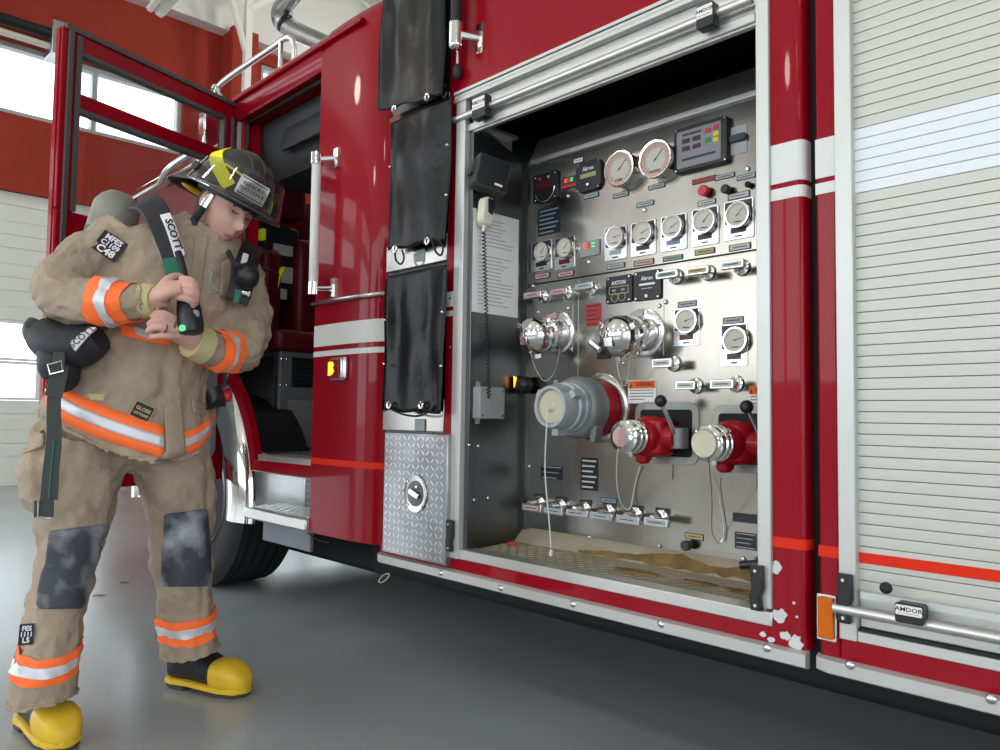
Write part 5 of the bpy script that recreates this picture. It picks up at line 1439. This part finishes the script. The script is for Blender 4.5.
def front_band(cols):
    def lay(t0, t1, m, nm, par, off):
        R2 = []; fine = []
        for i in range(len(cols) - 1):
            for q in range(4): fine.append([cols[i][z] + (cols[i + 1][z] - cols[i][z]) * q / 4 for z in range(3)])
        fine.append(list(cols[-1])); nr = 5; vs = []; n = len(fine)
        for r_ in range(nr):
            t_ = t0 + (t1 - t0) * r_ / (nr - 1); row = [surf(coat, x, a + (b - a) * t_, .15)[0] for x, a, b in fine]
            for it in range(3): row = [row[0]] + [row[i].lerp((row[i - 1] + row[i + 1]) / 2, .5) for i in range(1, n - 1)] + [row[-1]]
            vs += [p - pv * off for p in row]
        fs = [(j * n + i, j * n + i + 1, (j + 1) * n + i + 1, (j + 1) * n + i) for j in range(nr - 1) for i in range(n - 1)]
        o = obj(nm, MB().add(vs, fs), m, par, smooth=80); q = o.modifiers.new('solid', 'SOLIDIFY'); q.thickness = .004; q.offset = 0
        return o
    o = lay(0, 1, 'band_orange', 'hem_band', person, .008); lay(.32, .68, 'band_silver', 'silver_strip', o, .012)
front_band(((46, 372, 406), (60, 385, 420), (80, 396, 430), (100, 404, 438), (120, 412, 445), (140, 419, 451), (164, 426, 458)))
front_band(((183, 431, 455), (192, 430, 452), (201, 425, 446), (210, 418, 436)))
# knee pads with stitched cushion rows
def knee(rows, target, o_):
    o = cloth_patch('knee_pad', rows, 'knee_pad', target, 12, .010, o_, None, .014, 'dark grey scuffed knee pad', 4)
    b = o.modifiers.new('soft', 'SUBSURF'); b.levels = b.render_levels = 1
knee([(50, 530, 108, 523), (47, 548, 106, 542), (46, 562, 98, 556), (42, 572, 96, 566), (38, 590, 91, 586), (37, 604, 86, 602), (40, 608, 82, 608)], trousers, .3)
knee([(164, 514, 207, 508), (163, 535, 209, 530), (162, 548, 210, 546), (161, 570, 211, 568), (161, 580, 210, 578), (164, 586, 207, 586)], trousers, .1)
# pocket flaps and closure details
def flap(name, c4, m, target, o_, off=.006, nx=8, ny=6): return patch(name, c4, m, target, nx, ny, o_=o_, off=off, th=.004)
flap('pocket_flap', ((191, 398), (206, 405), (205, 417), (193, 413)), 'turnout', coat, .3, .010)
flap('storm_flap', ((196, 236), (208, 236), (196, 322), (186, 318)), 'turnout', coat, .35, .008)
flap('worn_spot', ((88, 393), (106, 395), (104, 401), (90, 400)), 'knit', coat, .35, .003)
flap('chest_pocket', ((222, 262), (232, 258), (228, 300), (219, 296)), 'turnout', coat, .35, .010)
flap('pocket_flap', ((20, 438), (44, 430), (44, 446), (22, 454)), 'turnout', trousers, .3, .012)
badge('maker_tag', ((136, 400), (154, 408), (149, 424), (129, 415)), 'patch_black', coat, (('GLOBE', .12, .30, .95), ('GXTREME', -.2, .22, .9)), 'label_yellow')
flap('front_edge', ((164, 405), (181, 398), (186, 454), (167, 462)), 'turnout', coat, .35, .012)
# name patches with lettering
badge('shoulder_patch', ((105, 230), (128, 245), (115, 263), (91, 248)), 'patch_black', coat, (('MFES', .30, .34, 1.0), ('C1109', .02, .30, 1.0), ('C48', -.30, .44, 1.05)))
badge('trouser_patch', ((23, 619), (35, 622), (33, 645), (21, 641)), 'patch_black', trousers, (('FES', .28, .32, .9), ('1111', .0, .30, .9), ('L5', -.28, .34, .95)), flat=1.0, off=.03)
# knit cuffs
def cuff(p0, p1, r): 
    d = (p1 - p0); g = MB().tube([p0, p0 + d * .5, p1], [r * 1.06, r, r * .92], 20); return pp('knit_cuff', g, 'knit')
cuff(Q(146, 301, .33), Q(157, 301, .352), .052)
cuff(Q(204, 346, .265), Q(191, 341, .295), .056)

# --- skin: head, neck, arms and hands as one surface
body = MB()
# head frame: looking down and to the person's left, partly toward the viewer
HC = Q(226, 209, .11)
fdir = (-pv * .76 + pt * .46 + Vector((0, 0, -.50))).normalized()
upv = (Vector((0, 0, 1)) - fdir * fdir.z).normalized()
upv = (upv + pt * .30).normalized(); upv = (upv - fdir * upv.dot(fdir)).normalized()
hx_ = fdir.cross(upv)                         # head's right-to-left axis
HM = Matrix(((hx_.x, fdir.x, upv.x, HC.x), (hx_.y, fdir.y, upv.y, HC.y), (hx_.z, fdir.z, upv.z, HC.z), (0, 0, 0, 1)))
def gs(x, s_): return math.exp(-(x / s_) ** 2)
def head_point(th, ph):
    x = math.sin(th) * math.sin(ph); y = math.sin(th) * math.cos(ph); z = math.cos(th)
    px_, py_, pz_ = x * .080, y * .098, z * .122
    if y > 0:
        if z < 0:                              # jaw narrows to the chin
            k = 1 - .30 * (-z) ** 1.3; px_ *= k
            py_ *= 1 + .10 * gs(z + .55, .5)
        f_ = max(0, y)
        py_ += .026 * gs(x, .12) * gs(z + .13, .20) * f_ + .012 * gs(x, .17) * gs(z + .26, .08) * f_      # nose bridge and tip
        py_ += -.012 * (gs(x - .36, .2) + gs(x + .36, .2)) * gs(z - .10, .12) * f_                        # eye sockets
        py_ += .007 * gs(z - .27, .12) * f_ * gs(x, .6)                                                    # brow
        py_ += .009 * gs(x, .3) * gs(z + .50, .07) * f_ + .006 * gs(x, .26) * gs(z + .62, .05) * f_ - .005 * gs(x, .3) * gs(z + .565, .03) * f_  # lips
        py_ += .012 * gs(x, .3) * gs(z + .86, .16) * f_                                                    # chin
        py_ += .005 * (gs(x - .5, .2) + gs(x + .5, .2)) * gs(z + .2, .2) * f_                              # cheeks
    return (px_, py_, pz_)
nu, nv = 72, 56; vs = []; fs = []
for i in range(nv + 1):
    for j in range(nu): vs.append(head_point(PI * i / nv, 2 * PI * j / nu))
for i in range(nv):
    for j in range(nu): fs.append((i * nu + j, (i + 1) * nu + j, (i + 1) * nu + (j + 1) % nu, i * nu + (j + 1) % nu))
body.add(vs, fs, HM)
for s_ in (-1, 1): body.ell((s_ * .082, -.005, -.005), (.010, .026, .034), HM, 14, 10)
body.tube([HM @ Vector((0, -.02, -.06)), Q(213, 236, .03), Q(206, 258, .0)], [.058, .060, .075], 18)
# hidden trunk and limbs keep the body in one piece
body.tube([Q(206, 262, .0), Q(178, 300, 0), Q(150, 360, 0), Q(132, 420, 0), Q(126, 452, -.02)], [.09, .11, .11, .11, .10], 16)
body.tube([Q(206, 262, 0), Q(160, 250, .02), Q(120, 245, .03)], .06, 12); body.tube([Q(206, 262, 0), Q(238, 268, -.03)], .06, 12)
body.tube([Q(x, y, o_) for x, y, o_, r in AR[:-1]], [.05, .05, .048, .045, .042, .038, .032], 12)
body.tube([Q(x, y, o_) for x, y, o_, r in AL[:-1]], [.05, .05, .048, .045, .040, .036, .030], 12)
body.tube([Q(126, 450, -.02), Q(78, 470, .03), Q(72, 540, .08), Q(55, 610, .13), Q(44, 690, .14)], [.07, .07, .06, .05, .04], 12)
body.tube([Q(126, 450, -.02), Q(168, 470, -.07), Q(180, 545, -.1), Q(184, 600, -.12), Q(189, 650, -.13)], [.07, .07, .06, .05, .04], 12)
def finger(spec, r0, r1):
    pts = smooth_path([Q(*q) for q in spec], 4); n = len(pts)
    body.tube(pts, [r0 + (r1 - r0) * i / (n - 1) for i in range(n)], 12)
    body.ell(pts[-1], (r1, r1, r1), nu=10, nv=8)
# his right hand closes over the gauge from above
body.tube([Q(140, 303, .325), Q(152, 301, .345), Q(163, 296, .37)], [.030, .031, .034], 14)
body.tube([Q(152, 300, .35), Q(160, 294, .37), Q(172, 289, .385), Q(182, 287, .39)], [(.030, .026), (.040, .026), (.043, .024), (.038, .020)], 16)
finger(((180, 279, .395), (190, 280, .408), (196, 285, .400), (197, 290, .385)), .0115, .009)
finger(((181, 286, .40), (191, 287, .413), (197, 292, .403), (197, 297, .388)), .0115, .009)
finger(((180, 292, .40), (190, 293, .413), (196, 298, .403), (196, 303, .388)), .011, .0088)
finger(((177, 297, .395), (186, 299, .408), (192, 303, .40), (193, 307, .386)), .0105, .008)
finger(((160, 288, .375), (168, 279, .36), (178, 276, .34), (185, 280, .33)), .013, .010)
# his left hand holds it from below, fingers to the viewer's side
body.tube([Q(206, 346, .26), Q(196, 343, .285), Q(188, 339, .31)], [.030, .030, .033], 14)
body.tube([Q(198, 343, .29), Q(190, 338, .32), Q(181, 332, .345), Q(174, 328, .355)], [(.028, .026), (.036, .026), (.040, .023), (.036, .020)], 16)
finger(((175, 319, .36), (166, 314, .375), (157, 313, .372), (152, 316, .36)), .0115, .009)
finger(((173, 325, .365), (163, 321, .38), (154, 321, .375), (149, 324, .36)), .0118, .009)
finger(((173, 331, .365), (163, 328, .38), (153, 328, .375), (148, 331, .36)), .0115, .009)
finger(((176, 337, .355), (167, 336, .37), (158, 336, .368), (152, 337, .355)), .0105, .0085)
finger(((188, 330, .33), (187, 318, .345), (188, 308, .35), (190, 302, .345)), .013, .010)
bd = pp('body', body, 'skin', label='bare head and hands')
organic(bd, .0036, 2)
ring_ = MB(); c = Q(165, 328.5, .378); tg = (Q(163, 328, .38) - Q(173, 331, .365)).normalized(); a = tg.orthogonal().normalized(); b = tg.cross(a)
pp('wedding_ring', MB().tube([c + a * (.0122 * math.cos(2 * PI * i / 20)) + b * (.0122 * math.sin(2 * PI * i / 20)) for i in range(20)], .0022, 8, closed=True), 'plastic_dark')
# brows, closed lids, lips
for s_ in (-1, 1):
    pts = [Vector(head_point(math.acos(zz_), s_ * math.atan2(xx, math.sqrt(max(0, 1 - xx * xx - zz_ * zz_))))) for xx, zz_ in ((.14, .255), (.30, .285), (.46, .27), (.56, .22))]
    pp('eyebrow', MB().tube(smooth_path([q + Vector((0, .004, 0)) for q in pts], 4), .0045, 6, M=HM), 'hair_brown')
    pts = [Vector(head_point(math.acos(zz_), s_ * math.atan2(xx, math.sqrt(max(0, 1 - xx * xx - zz_ * zz_))))) for xx, zz_ in ((.22, .085), (.34, .06), (.48, .085))]
    pp('eyelash', MB().tube(smooth_path([q + Vector((0, .004, 0)) for q in pts], 5), .0024, 6, M=HM), 'hair_brown')
pts = [Vector(head_point(math.acos(zz_), math.atan2(xx, math.sqrt(max(0, 1 - xx * xx - zz_ * zz_))))) for xx, zz_ in ((-.27, -.575), (-.12, -.555), (0, -.56), (.12, -.555), (.27, -.575))]
pp('lips', MB().tube(smooth_path([q + Vector((0, .002, 0)) for q in pts], 4), [.002] + [.0052] * 15 + [.002], 8, M=HM), 'lip')
# hair at the nape
pp('hair', MB().ell((0, -.022, -.01), (.082, .085, .085), HM, 24, 14), 'hair_brown')

# --- helmet
HT = HM @ T(0, -.012, .052) @ R(6, 'X')
def dome_rings(rx, ry, rz, z0=0, n=40, k=12):
    rg = []
    for i in range(k + 1):
        a = (PI / 2) * i / k; c_ = max(math.cos(a), .02); z = z0 + rz * math.sin(a)
        rg.append([(rx * c_ * math.sin(2 * PI * j / n), ry * c_ * math.cos(2 * PI * j / n), z) for j in range(n)])
    return rg
sh_ = MB().loft(dome_rings(.120, .146, .160))
for dx in (-.045, 0, .045): sh_.tube(smooth_path([(dx, .135 - abs(dx) * .4, .02), (dx, .10 - abs(dx) * .3, .115), (dx, .0, .158 - abs(dx) * .4), (dx, -.10 + abs(dx) * .3, .115), (dx, -.138 + abs(dx) * .4, .02)], 6), .006, 8)
hel = pp('helmet', MB().add([HT @ Vector(v) for v in sh_.v], sh_.f), 'helmet', label='black fire helmet with clear visor')
def brim_pt(a, k, dz=0):
    s_, c_ = math.sin(a), math.cos(a)               # a = 0 front
    rx, ry = .116, .144
    ex = .034 + .012 * abs(s_) + (.070 * max(0, -c_) ** 2) + .028 * max(0, c_) ** 2
    x = s_ * (rx + ex * k); y = c_ * (ry + ex * k)
    return (x, y, .004 - .022 * k - .030 * k * max(0, -c_) + dz)
br_ = MB(); n = 56
rg = [[brim_pt(2 * PI * j / n, k_) for j in range(n)] for k_ in (0, .5, 1)] + [[brim_pt(2 * PI * j / n, k_, -.007) for j in range(n)] for k_ in (1, .5, 0)]
br_.loft(rg, closed=True)
obj('helmet_brim', br_, 'helmet', hel, M=HT, smooth=60)
for s_ in (-1, 1):
    st_ = [(s_ * .113, .055, .045), (s_ * .121, .0, .04), (s_ * .117, -.055, .045)]
    obj('brim_rivet', MB().ell((s_ * .10, -.17, -.03), (.006, .006, .006), nu=8, nv=6), 'chrome_soft', hel, M=HT)
def shell(az, el, k=1.03):                          # point on the dome, az from front toward his right side
    a, e = math.radians(az), math.radians(el)
    return Vector((math.sin(a) * .120 * math.cos(e), math.cos(a) * .146 * math.cos(e), .160 * math.sin(e))) * k
def shell_strip(nm, p0, p1, w, m, n=8):
    g = MB(); vs = []
    for i in range(n + 1):
        az = p0[0] + (p1[0] - p0[0]) * i / n; el = p0[1] + (p1[1] - p0[1]) * i / n
        c_ = shell(az, el, 1.03); t_ = (shell(az + (p1[0] - p0[0]) * .05, el + (p1[1] - p0[1]) * .05, 1.03) - c_).normalized(); nn = c_.normalized(); b = nn.cross(t_).normalized()
        vs += [c_ + b * w / 2, c_ - b * w / 2, c_ - b * w / 2 + nn * .003, c_ + b * w / 2 + nn * .003]
    for i in range(n):
        for q in range(4): 
            q2 = (q + 1) % 4; g.add([], []) ; g.f.append((i * 4 + q, i * 4 + q2, i * 4 + 4 + q2, i * 4 + 4 + q)); g.m.append(0)
    g.v = [tuple(v) for v in vs]; g.f += [(3, 2, 1, 0), (n * 4, n * 4 + 1, n * 4 + 2, n * 4 + 3)]; g.m += [0, 0]
    return obj(nm, g, m, hel, M=HT)
HS = 1                                               # his right side shows to the viewer
shell_strip('yellow_tape', (HS * 142, 52), (HS * 50, 4), .044, 'tape_yellow')
shell_strip('yellow_tape', (-HS * 142, 52), (-HS * 50, 4), .044, 'tape_yellow')
shell_strip('yellow_line', (HS * 72, 26), (HS * 40, 22), .007, 'tape_yellow')
obj('helmet_liner', MB().lathe([(.10, -.03), (.105, -.006), (.095, .0)], Matrix.Diagonal((1, 1.22, 1, 1)), n=30), 'pad_black', hel, M=HT)
obj('ear_lining', MB().ell((.0, -.165, -.040), (.075, .04, .014)), 'helmet_yellow', hel, M=HT, label='yellow neck lining')
# clear visor in front of the brim
vz = MB(); vs = []; fs = []; na, nb = 26, 6
for j in range(nb + 1):
    z = .105 - .125 * j / nb
    for i in range(na + 1):
        a = math.radians(-98 + 196 * i / na); k = 1.0 + .10 * (j / nb)
        vs.append((math.sin(a) * (.134 + .028 * j / nb) , math.cos(a) * (.160 + .045 * j / nb), z - .03 * (1 - math.cos(a)) * (1 - j / nb)))
for j in range(nb):
    for i in range(na): q = j * (na + 1) + i; fs.append((q, q + 1, q + na + 2, q + na + 1))
vo = obj('visor', MB().add(vs, fs), 'visor', hel, M=HT, smooth=80, label='clear flip-down visor')
sm_ = vo.modifiers.new('solid', 'SOLIDIFY'); sm_.thickness = .002
edge = [vs[j * (na + 1)] for j in range(nb + 1)] + vs[nb * (na + 1):] + [vs[j * (na + 1) + na] for j in range(nb, -1, -1)]
obj('visor_rim', MB().tube(edge, .0022, 6), 'chrome_soft', hel, M=HT)
for s_ in (-1, 1): obj('visor_pivot', MB().cyl((s_ * .108, -.03, .02), (s_ * .155, -.03, .024), .016, n=14), 'plastic_black', hel, M=HT)
# silver plate on the helmet front
ang = math.radians(HS * 24); cx, cy = math.sin(ang) * .142, math.cos(ang) * .176
BM = HT @ frame((cx, cy, .0), (math.cos(ang) * 1, -math.sin(ang), 0), (0, 0, 1))
BM = HT @ frame((cx, cy, .034), (-math.cos(ang), math.sin(ang), 0), (0, 0, 1)) @ R(-8, 'X')
pl3 = obj('helmet_plate', MB().prism(rrect(.100, .066, .005), -.001, .001), 'label_plate', hel, M=BM, label='silver name plate')
for y in (.027, -.027): obj('plate_rule', MB().box((-.046, y - .0016, .001), (.046, y + .0016, .0016)), 'ink', hel, M=BM)
text('plate_lettering', 'REDBURY', .0165, BM @ T(0, .009, .0016), 'ink', hel); text('plate_lettering', 'PLATOON 4', .0160, BM @ T(0, -.008, .0016), 'ink', hel, sx=.95)
# chin strap with metal buckle beside the ear
st0 = HM @ Vector((HS * .088, .012, .03)); st1 = HM @ Vector((HS * .092, .018, -.03)); st2 = HM @ Vector((HS * .088, .012, -.085))
obj('strap_buckle', MB().tube([st0, st0.lerp(st1, .5), st1], [(.012, .004)] * 3, 8), 'chrome', hel)
obj('chin_strap', MB().tube(smooth_path([st1, st1.lerp(st2, .5), st2, st2 + Vector((0, 0, -.02))], 4), .014, 8), 'pad_black', hel)

# --- boots
def boot(heel, toe, ank, s=1.0):
    hp = on(*heel, 2, 0); tp_ = on(*toe, 2, 0); d = Vector((tp_.x - hp.x, tp_.y - hp.y, 0)); L = .325 * s
    d.normalize(); sd = Vector((-d.y, d.x, 0))
    M = Matrix(((d.x, sd.x, 0, hp.x), (d.y, sd.y, 0, hp.y), (0, 0, 1, 0), (0, 0, 0, 1)))
    def sec(x, w, z0, z1, n=20, sq=.7):
        out = []
        for i in range(n):
            a = 2 * PI * i / n; ca, sa_ = math.cos(a), math.sin(a)
            out.append((x * s, w * math.copysign(abs(ca) ** sq, ca) * s, ((z0 + z1) / 2 + (z1 - z0) / 2 * math.copysign(abs(sa_) ** sq, sa_)) * s))
        return out
    up = MB().loft([sec(-.005, .030, .035, .12), sec(.01, .046, .03, .20), (sec(.05, .052, .03, .22)), sec(.10, .052, .03, .20), sec(.15, .053, .028, .14), sec(.205, .056, .028, .115), sec(.25, .055, .03, .10), sec(.28, .045, .03, .085)])
    up.tube([(.060 * s, 0, .10), (.065 * s, 0, .19), (.075 * s, 0, .25)], [.058, .058, .058], 20)
    o = obj('boot', up, 'boot_black', person, M=M, smooth=60, label='black rubber fire boot with yellow toe')
    obj('toe_cap', MB().loft([sec(.205, .060, .022, .118), sec(.235, .064, .02, .120), sec(.27, .062, .018, .114), sec(.305, .052, .018, .098), sec(.328, .034, .02, .072), sec(.335, .012, .03, .05)]), 'boot_yellow', o, smooth=60)
    obj('sole', MB().loft([sec(-.008, .034, .014, .036, sq=.4), sec(.03, .050, .014, .036, sq=.4), sec(.10, .050, .016, .038, sq=.4), sec(.17, .056, .014, .036, sq=.4), sec(.25, .062, .012, .034, sq=.4), sec(.31, .050, .012, .034, sq=.4), sec(.336, .016, .014, .032, sq=.4)]), 'boot_yellow', o, smooth=40)
    obj('heel', MB().loft([sec(-.004, .030, 0, .016, sq=.4), sec(.03, .047, 0, .016, sq=.4), sec(.085, .047, 0, .016, sq=.4)]), 'boot_sole', o)
    obj('outsole', MB().loft([sec(.13, .050, 0, .014, sq=.4), sec(.22, .058, 0, .013, sq=.4), sec(.30, .048, 0, .013, sq=.4), sec(.325, .02, .002, .013, sq=.4)]), 'boot_sole', o)
boot((26, 722), (68, 753), None)
boot((173, 684), (244, 696), None)

# ------------------------------------------------------------------ breathing apparatus on his back and in his hands
ap = thing('breathing_apparatus', Q(110, 300, -.3), 'black breathing apparatus harness with grey air cylinder worn by the firefighter', 'breathing set')
def aq(name, g, m, **k): return obj(name, g, m, ap, **k)
# cylinder on the back, showing above the shoulder
c0, c1 = Q(121, 193, -.24), Q(86, 320, -.28)
ax_ = (c1 - c0).normalized(); Zc = zframe(c0, ax_)
aq('air_cylinder', MB().lathe([(0, -.005), (.035, 0), (.060, .02), (.078, .05), (.082, .09), (.082, .40), (.06, .44), (.03, .455), (.02, .46), (.02, .50), (0, .5)], Zc, n=32), 'cylinder_grey', smooth=60, label='grey air cylinder')
aq('cylinder_label', MB().lathe([(.0835, .15), (.0835, .19), (.082, .19), (.082, .15)], Zc, n=32), 'webbing_green')
aq('cylinder_band', MB().lathe([(.085, .19), (.085, .22), (.082, .22), (.082, .19)], Zc, n=32), 'chrome_soft')
aq('back_frame', MB().tube(smooth_path([Q(127, 200, -.20), Q(104, 216, -.20), Q(84, 236, -.20), Q(70, 250, -.20), Q(62, 275, -.2)], 5), .008, 8), 'chrome', label='bright wire of the back frame')
# padded shoulder strap
def ribbon(name, pts, w, m, th=.012, side_v=None, k=6):
    P = smooth_path(pts, k); g = MB(); rg = []
    for i, p in enumerate(P):
        t_ = (P[min(i + 1, len(P) - 1)] - P[max(i - 1, 0)]).normalized()
        nn = (-pv) if side_v is None else side_v
        b = nn.cross(t_).normalized(); nn2 = t_.cross(b)
        ww = w if not isinstance(w, (list, tuple)) else w[0] + (w[1] - w[0]) * i / (len(P) - 1)
        rg.append([p + b * ww / 2 - nn2 * th / 2, p + b * ww / 2 + nn2 * th / 2, p - b * ww / 2 + nn2 * th / 2, p - b * ww / 2 - nn2 * th / 2])
    g.loft(rg)
    return aq(name, g, m, bevel=min(.004, th * .3), smooth=50)
ribbon('shoulder_strap', [Q(141, 203, -.05), Q(150, 205, .10), Q(159, 218, .20), Q(167, 240, .235), Q(174, 262, .25), Q(177, 274, .26)], (.095, .055), 'pad_black', .02)
ribbon('strap_edge', [Q(146, 212, .12), Q(152, 225, .205), Q(160, 248, .238), Q(167, 264, .25)], .02, 'plastic_grey', .012)
ribbon('strap_badge', [Q(165, 214, .218), Q(171, 228, .240), Q(177, 246, .258), Q(180, 256, .262)], .032, 'patch_white', .006)
M = frame(Q(173.5, 234, .262), Q(179, 250, .27) - Q(168, 220, .236), pt); text('badge_lettering', 'SCOTT', .030, M, 'ink', ap, ext=.001, sx=1.15, bold=.035)
ribbon('green_webbing', [Q(170, 258, .255), Q(173, 270, .265), Q(176, 280, .28)], .05, 'webbing_green', .008)
aq('air_hose', MB().tube(smooth_path([Q(178, 252, .27), Q(183, 268, .29), Q(185, 280, .32), Q(187, 296, .34)], 5), .011, 10), 'rubber')
ribbon('shoulder_strap', [Q(252, 246, -.02), Q(249, 256, .10), Q(245, 272, .15), Q(240, 292, .17), Q(236, 302, .17)], .075, 'pad_black', .02)
ribbon('strap_badge', [Q(246, 254, .125), Q(243, 266, .168), Q(240, 276, .18)], .02, 'patch_white', .006)
aq('regulator', MB().ell(Q(248, 276, .20), (.038, .038, .046), nu=18, nv=12), 'plastic_black')
aq('regulator_hose', MB().tube(smooth_path([Q(228, 252, .18), Q(234, 262, .21), Q(242, 266, .22), Q(252, 262, .18), Q(256, 252, .08)], 5), .009, 8), 'rubber')
aq('regulator_fitting', MB().cyl(Q(243, 292, .19), Q(249, 294, .20), .010, n=10), 'chrome')
aq('webbing_end', MB().tube([Q(238, 290, .18), Q(236, 303, .18)], [(.016, .006), (.010, .006)], 8), 'webbing_green')
# remote gauge console held in both hands
gp0, gp1 = Q(187, 294, .348), Q(192, 334, .372)
Zg = zframe(gp0, gp1 - gp0); L = (gp1 - gp0).length
gc = aq('gauge_console', MB().lathe([(.014, -.05), (.018, -.02), (.030, .01), (.036, L * .4), (.038, L * .8), (.034, L * .97), (.022, L), (0, L)], Zg, n=28), 'plastic_black', label='black hand-held gauge console')
for x, y, m, r_, o_ in ((182.5, 328, 'led_green', .010, .408), (195, 314, 'screen_grey', .013, .402), (196, 324, 'label_yellow', .006, .404), (193.5, 305, 'button_red', .010, .385)):
    obj('console_button', MB().lathe([(r_, -.02), (r_, .004), (r_ * .6, .006), (0, .006)], zframe(Q(x, y, o_ - .012), -pv), n=14), m, gc)
# waist pad and hanging strap at his right hip
def blob(name, spec, m, r=None, **k):
    pts = [Q(x, y, o_) for x, y, o_, _ in spec]; return aq(name, MB().tube(smooth_path(pts, 4), [q for i in range(len(spec) - 1) for q in [spec[i][3] + (spec[i + 1][3] - spec[i][3]) * j / 4 for j in range(4)]] + [spec[-1][3]], 16), m, smooth=60, **k)
blob('waist_pad', ((45, 335, .10, .060), (62, 346, .16, .070), (82, 346, .20, .066), (100, 338, .23, .045)), 'pad_black')
blob('waist_pad', ((56, 345, .15, .055), (60, 366, .17, .062), (62, 380, .18, .048), (58, 390, .18, .02)), 'pad_black')
blob('waist_pad', ((38, 325, .08, .035), (34, 331, .09, .034), (36, 340, .10, .028)), 'plastic_black')
aq('belt_fitting', MB().ell(Q(42, 342, .16), (.018, .018, .018)), 'chrome')
P4 = [Q(x, y, .292) for x, y in ((69, 343), (88, 327), (96, 327), (75, 351))]
pb2 = aq('pad_badge', MB().add([*P4, *[q + pv * .06 for q in P4]], [(0, 1, 2, 3), (4, 7, 6, 5), (0, 4, 5, 1), (1, 5, 6, 2), (2, 6, 7, 3), (3, 7, 4, 0)]), 'patch_white', smooth=0, label='white badge on the waist pad')
dv = (P4[1] - P4[0]).normalized(); M = frame((P4[0] + P4[1] + P4[2] + P4[3]) / 4 - pv * .002, dv, Vector((0, 0, 1))); text('badge_lettering', 'SCOTT', .026, M, 'ink', ap, ext=.0008)
ribbon('hanging_strap', [Q(59, 352, .25), Q(58, 372, .262), Q(54, 400, .262), Q(54, 440, .262), Q(51, 470, .262), Q(49, 500, .262)], (.030, .046), 'webbing', .004)
ribbon('strap_line', [Q(54, 440, .266), Q(51, 470, .266), Q(49, 499, .266)], .005, 'webbing_green', .003)
ribbon('short_strap', [Q(60, 366, .255), Q(58, 380, .265), Q(53, 397, .265)], .045, 'webbing', .005)
c = Q(55, 368, .27); M = frame(c, pt, (0, 0, 1)) @ R(20, 'Z')
aq('strap_buckle', MB().tube([M @ Vector(q) for q in ((-.018, -.014, 0), (.018, -.014, 0), (.022, .014, 0), (-.014, .014, 0))], .004, 6, closed=True), 'chrome_soft')
ribbon('strap_end', [Q(44, 500, .264), Q(44, 508, .264), Q(43.5, 517, .264)], .05, 'webbing', .006)
aq('strap_clip', MB().tube([Q(38.5, 500, .27), Q(38, 517, .27), Q(50, 519, .27)], .003, 6), 'chrome_soft')
# tool hanging at his left hip
aq('hip_torch', MB().tube([Q(210, 388, .02), Q(214, 400, .02), Q(224, 398, .02)], [.045, .05, .03], 14), 'plastic_black')
aq('torch_cap', MB().ell(Q(226, 396, .02), (.022, .022, .022)), 'button_red')
# metal clip on the chest
aq('chest_clip', MB().tube(smooth_path([Q(209, 268, .30), Q(212, 274, .30), Q(210, 282, .30), Q(214, 288, .30), Q(221, 292, .30)], 4), .0035, 8), 'cast_grey')
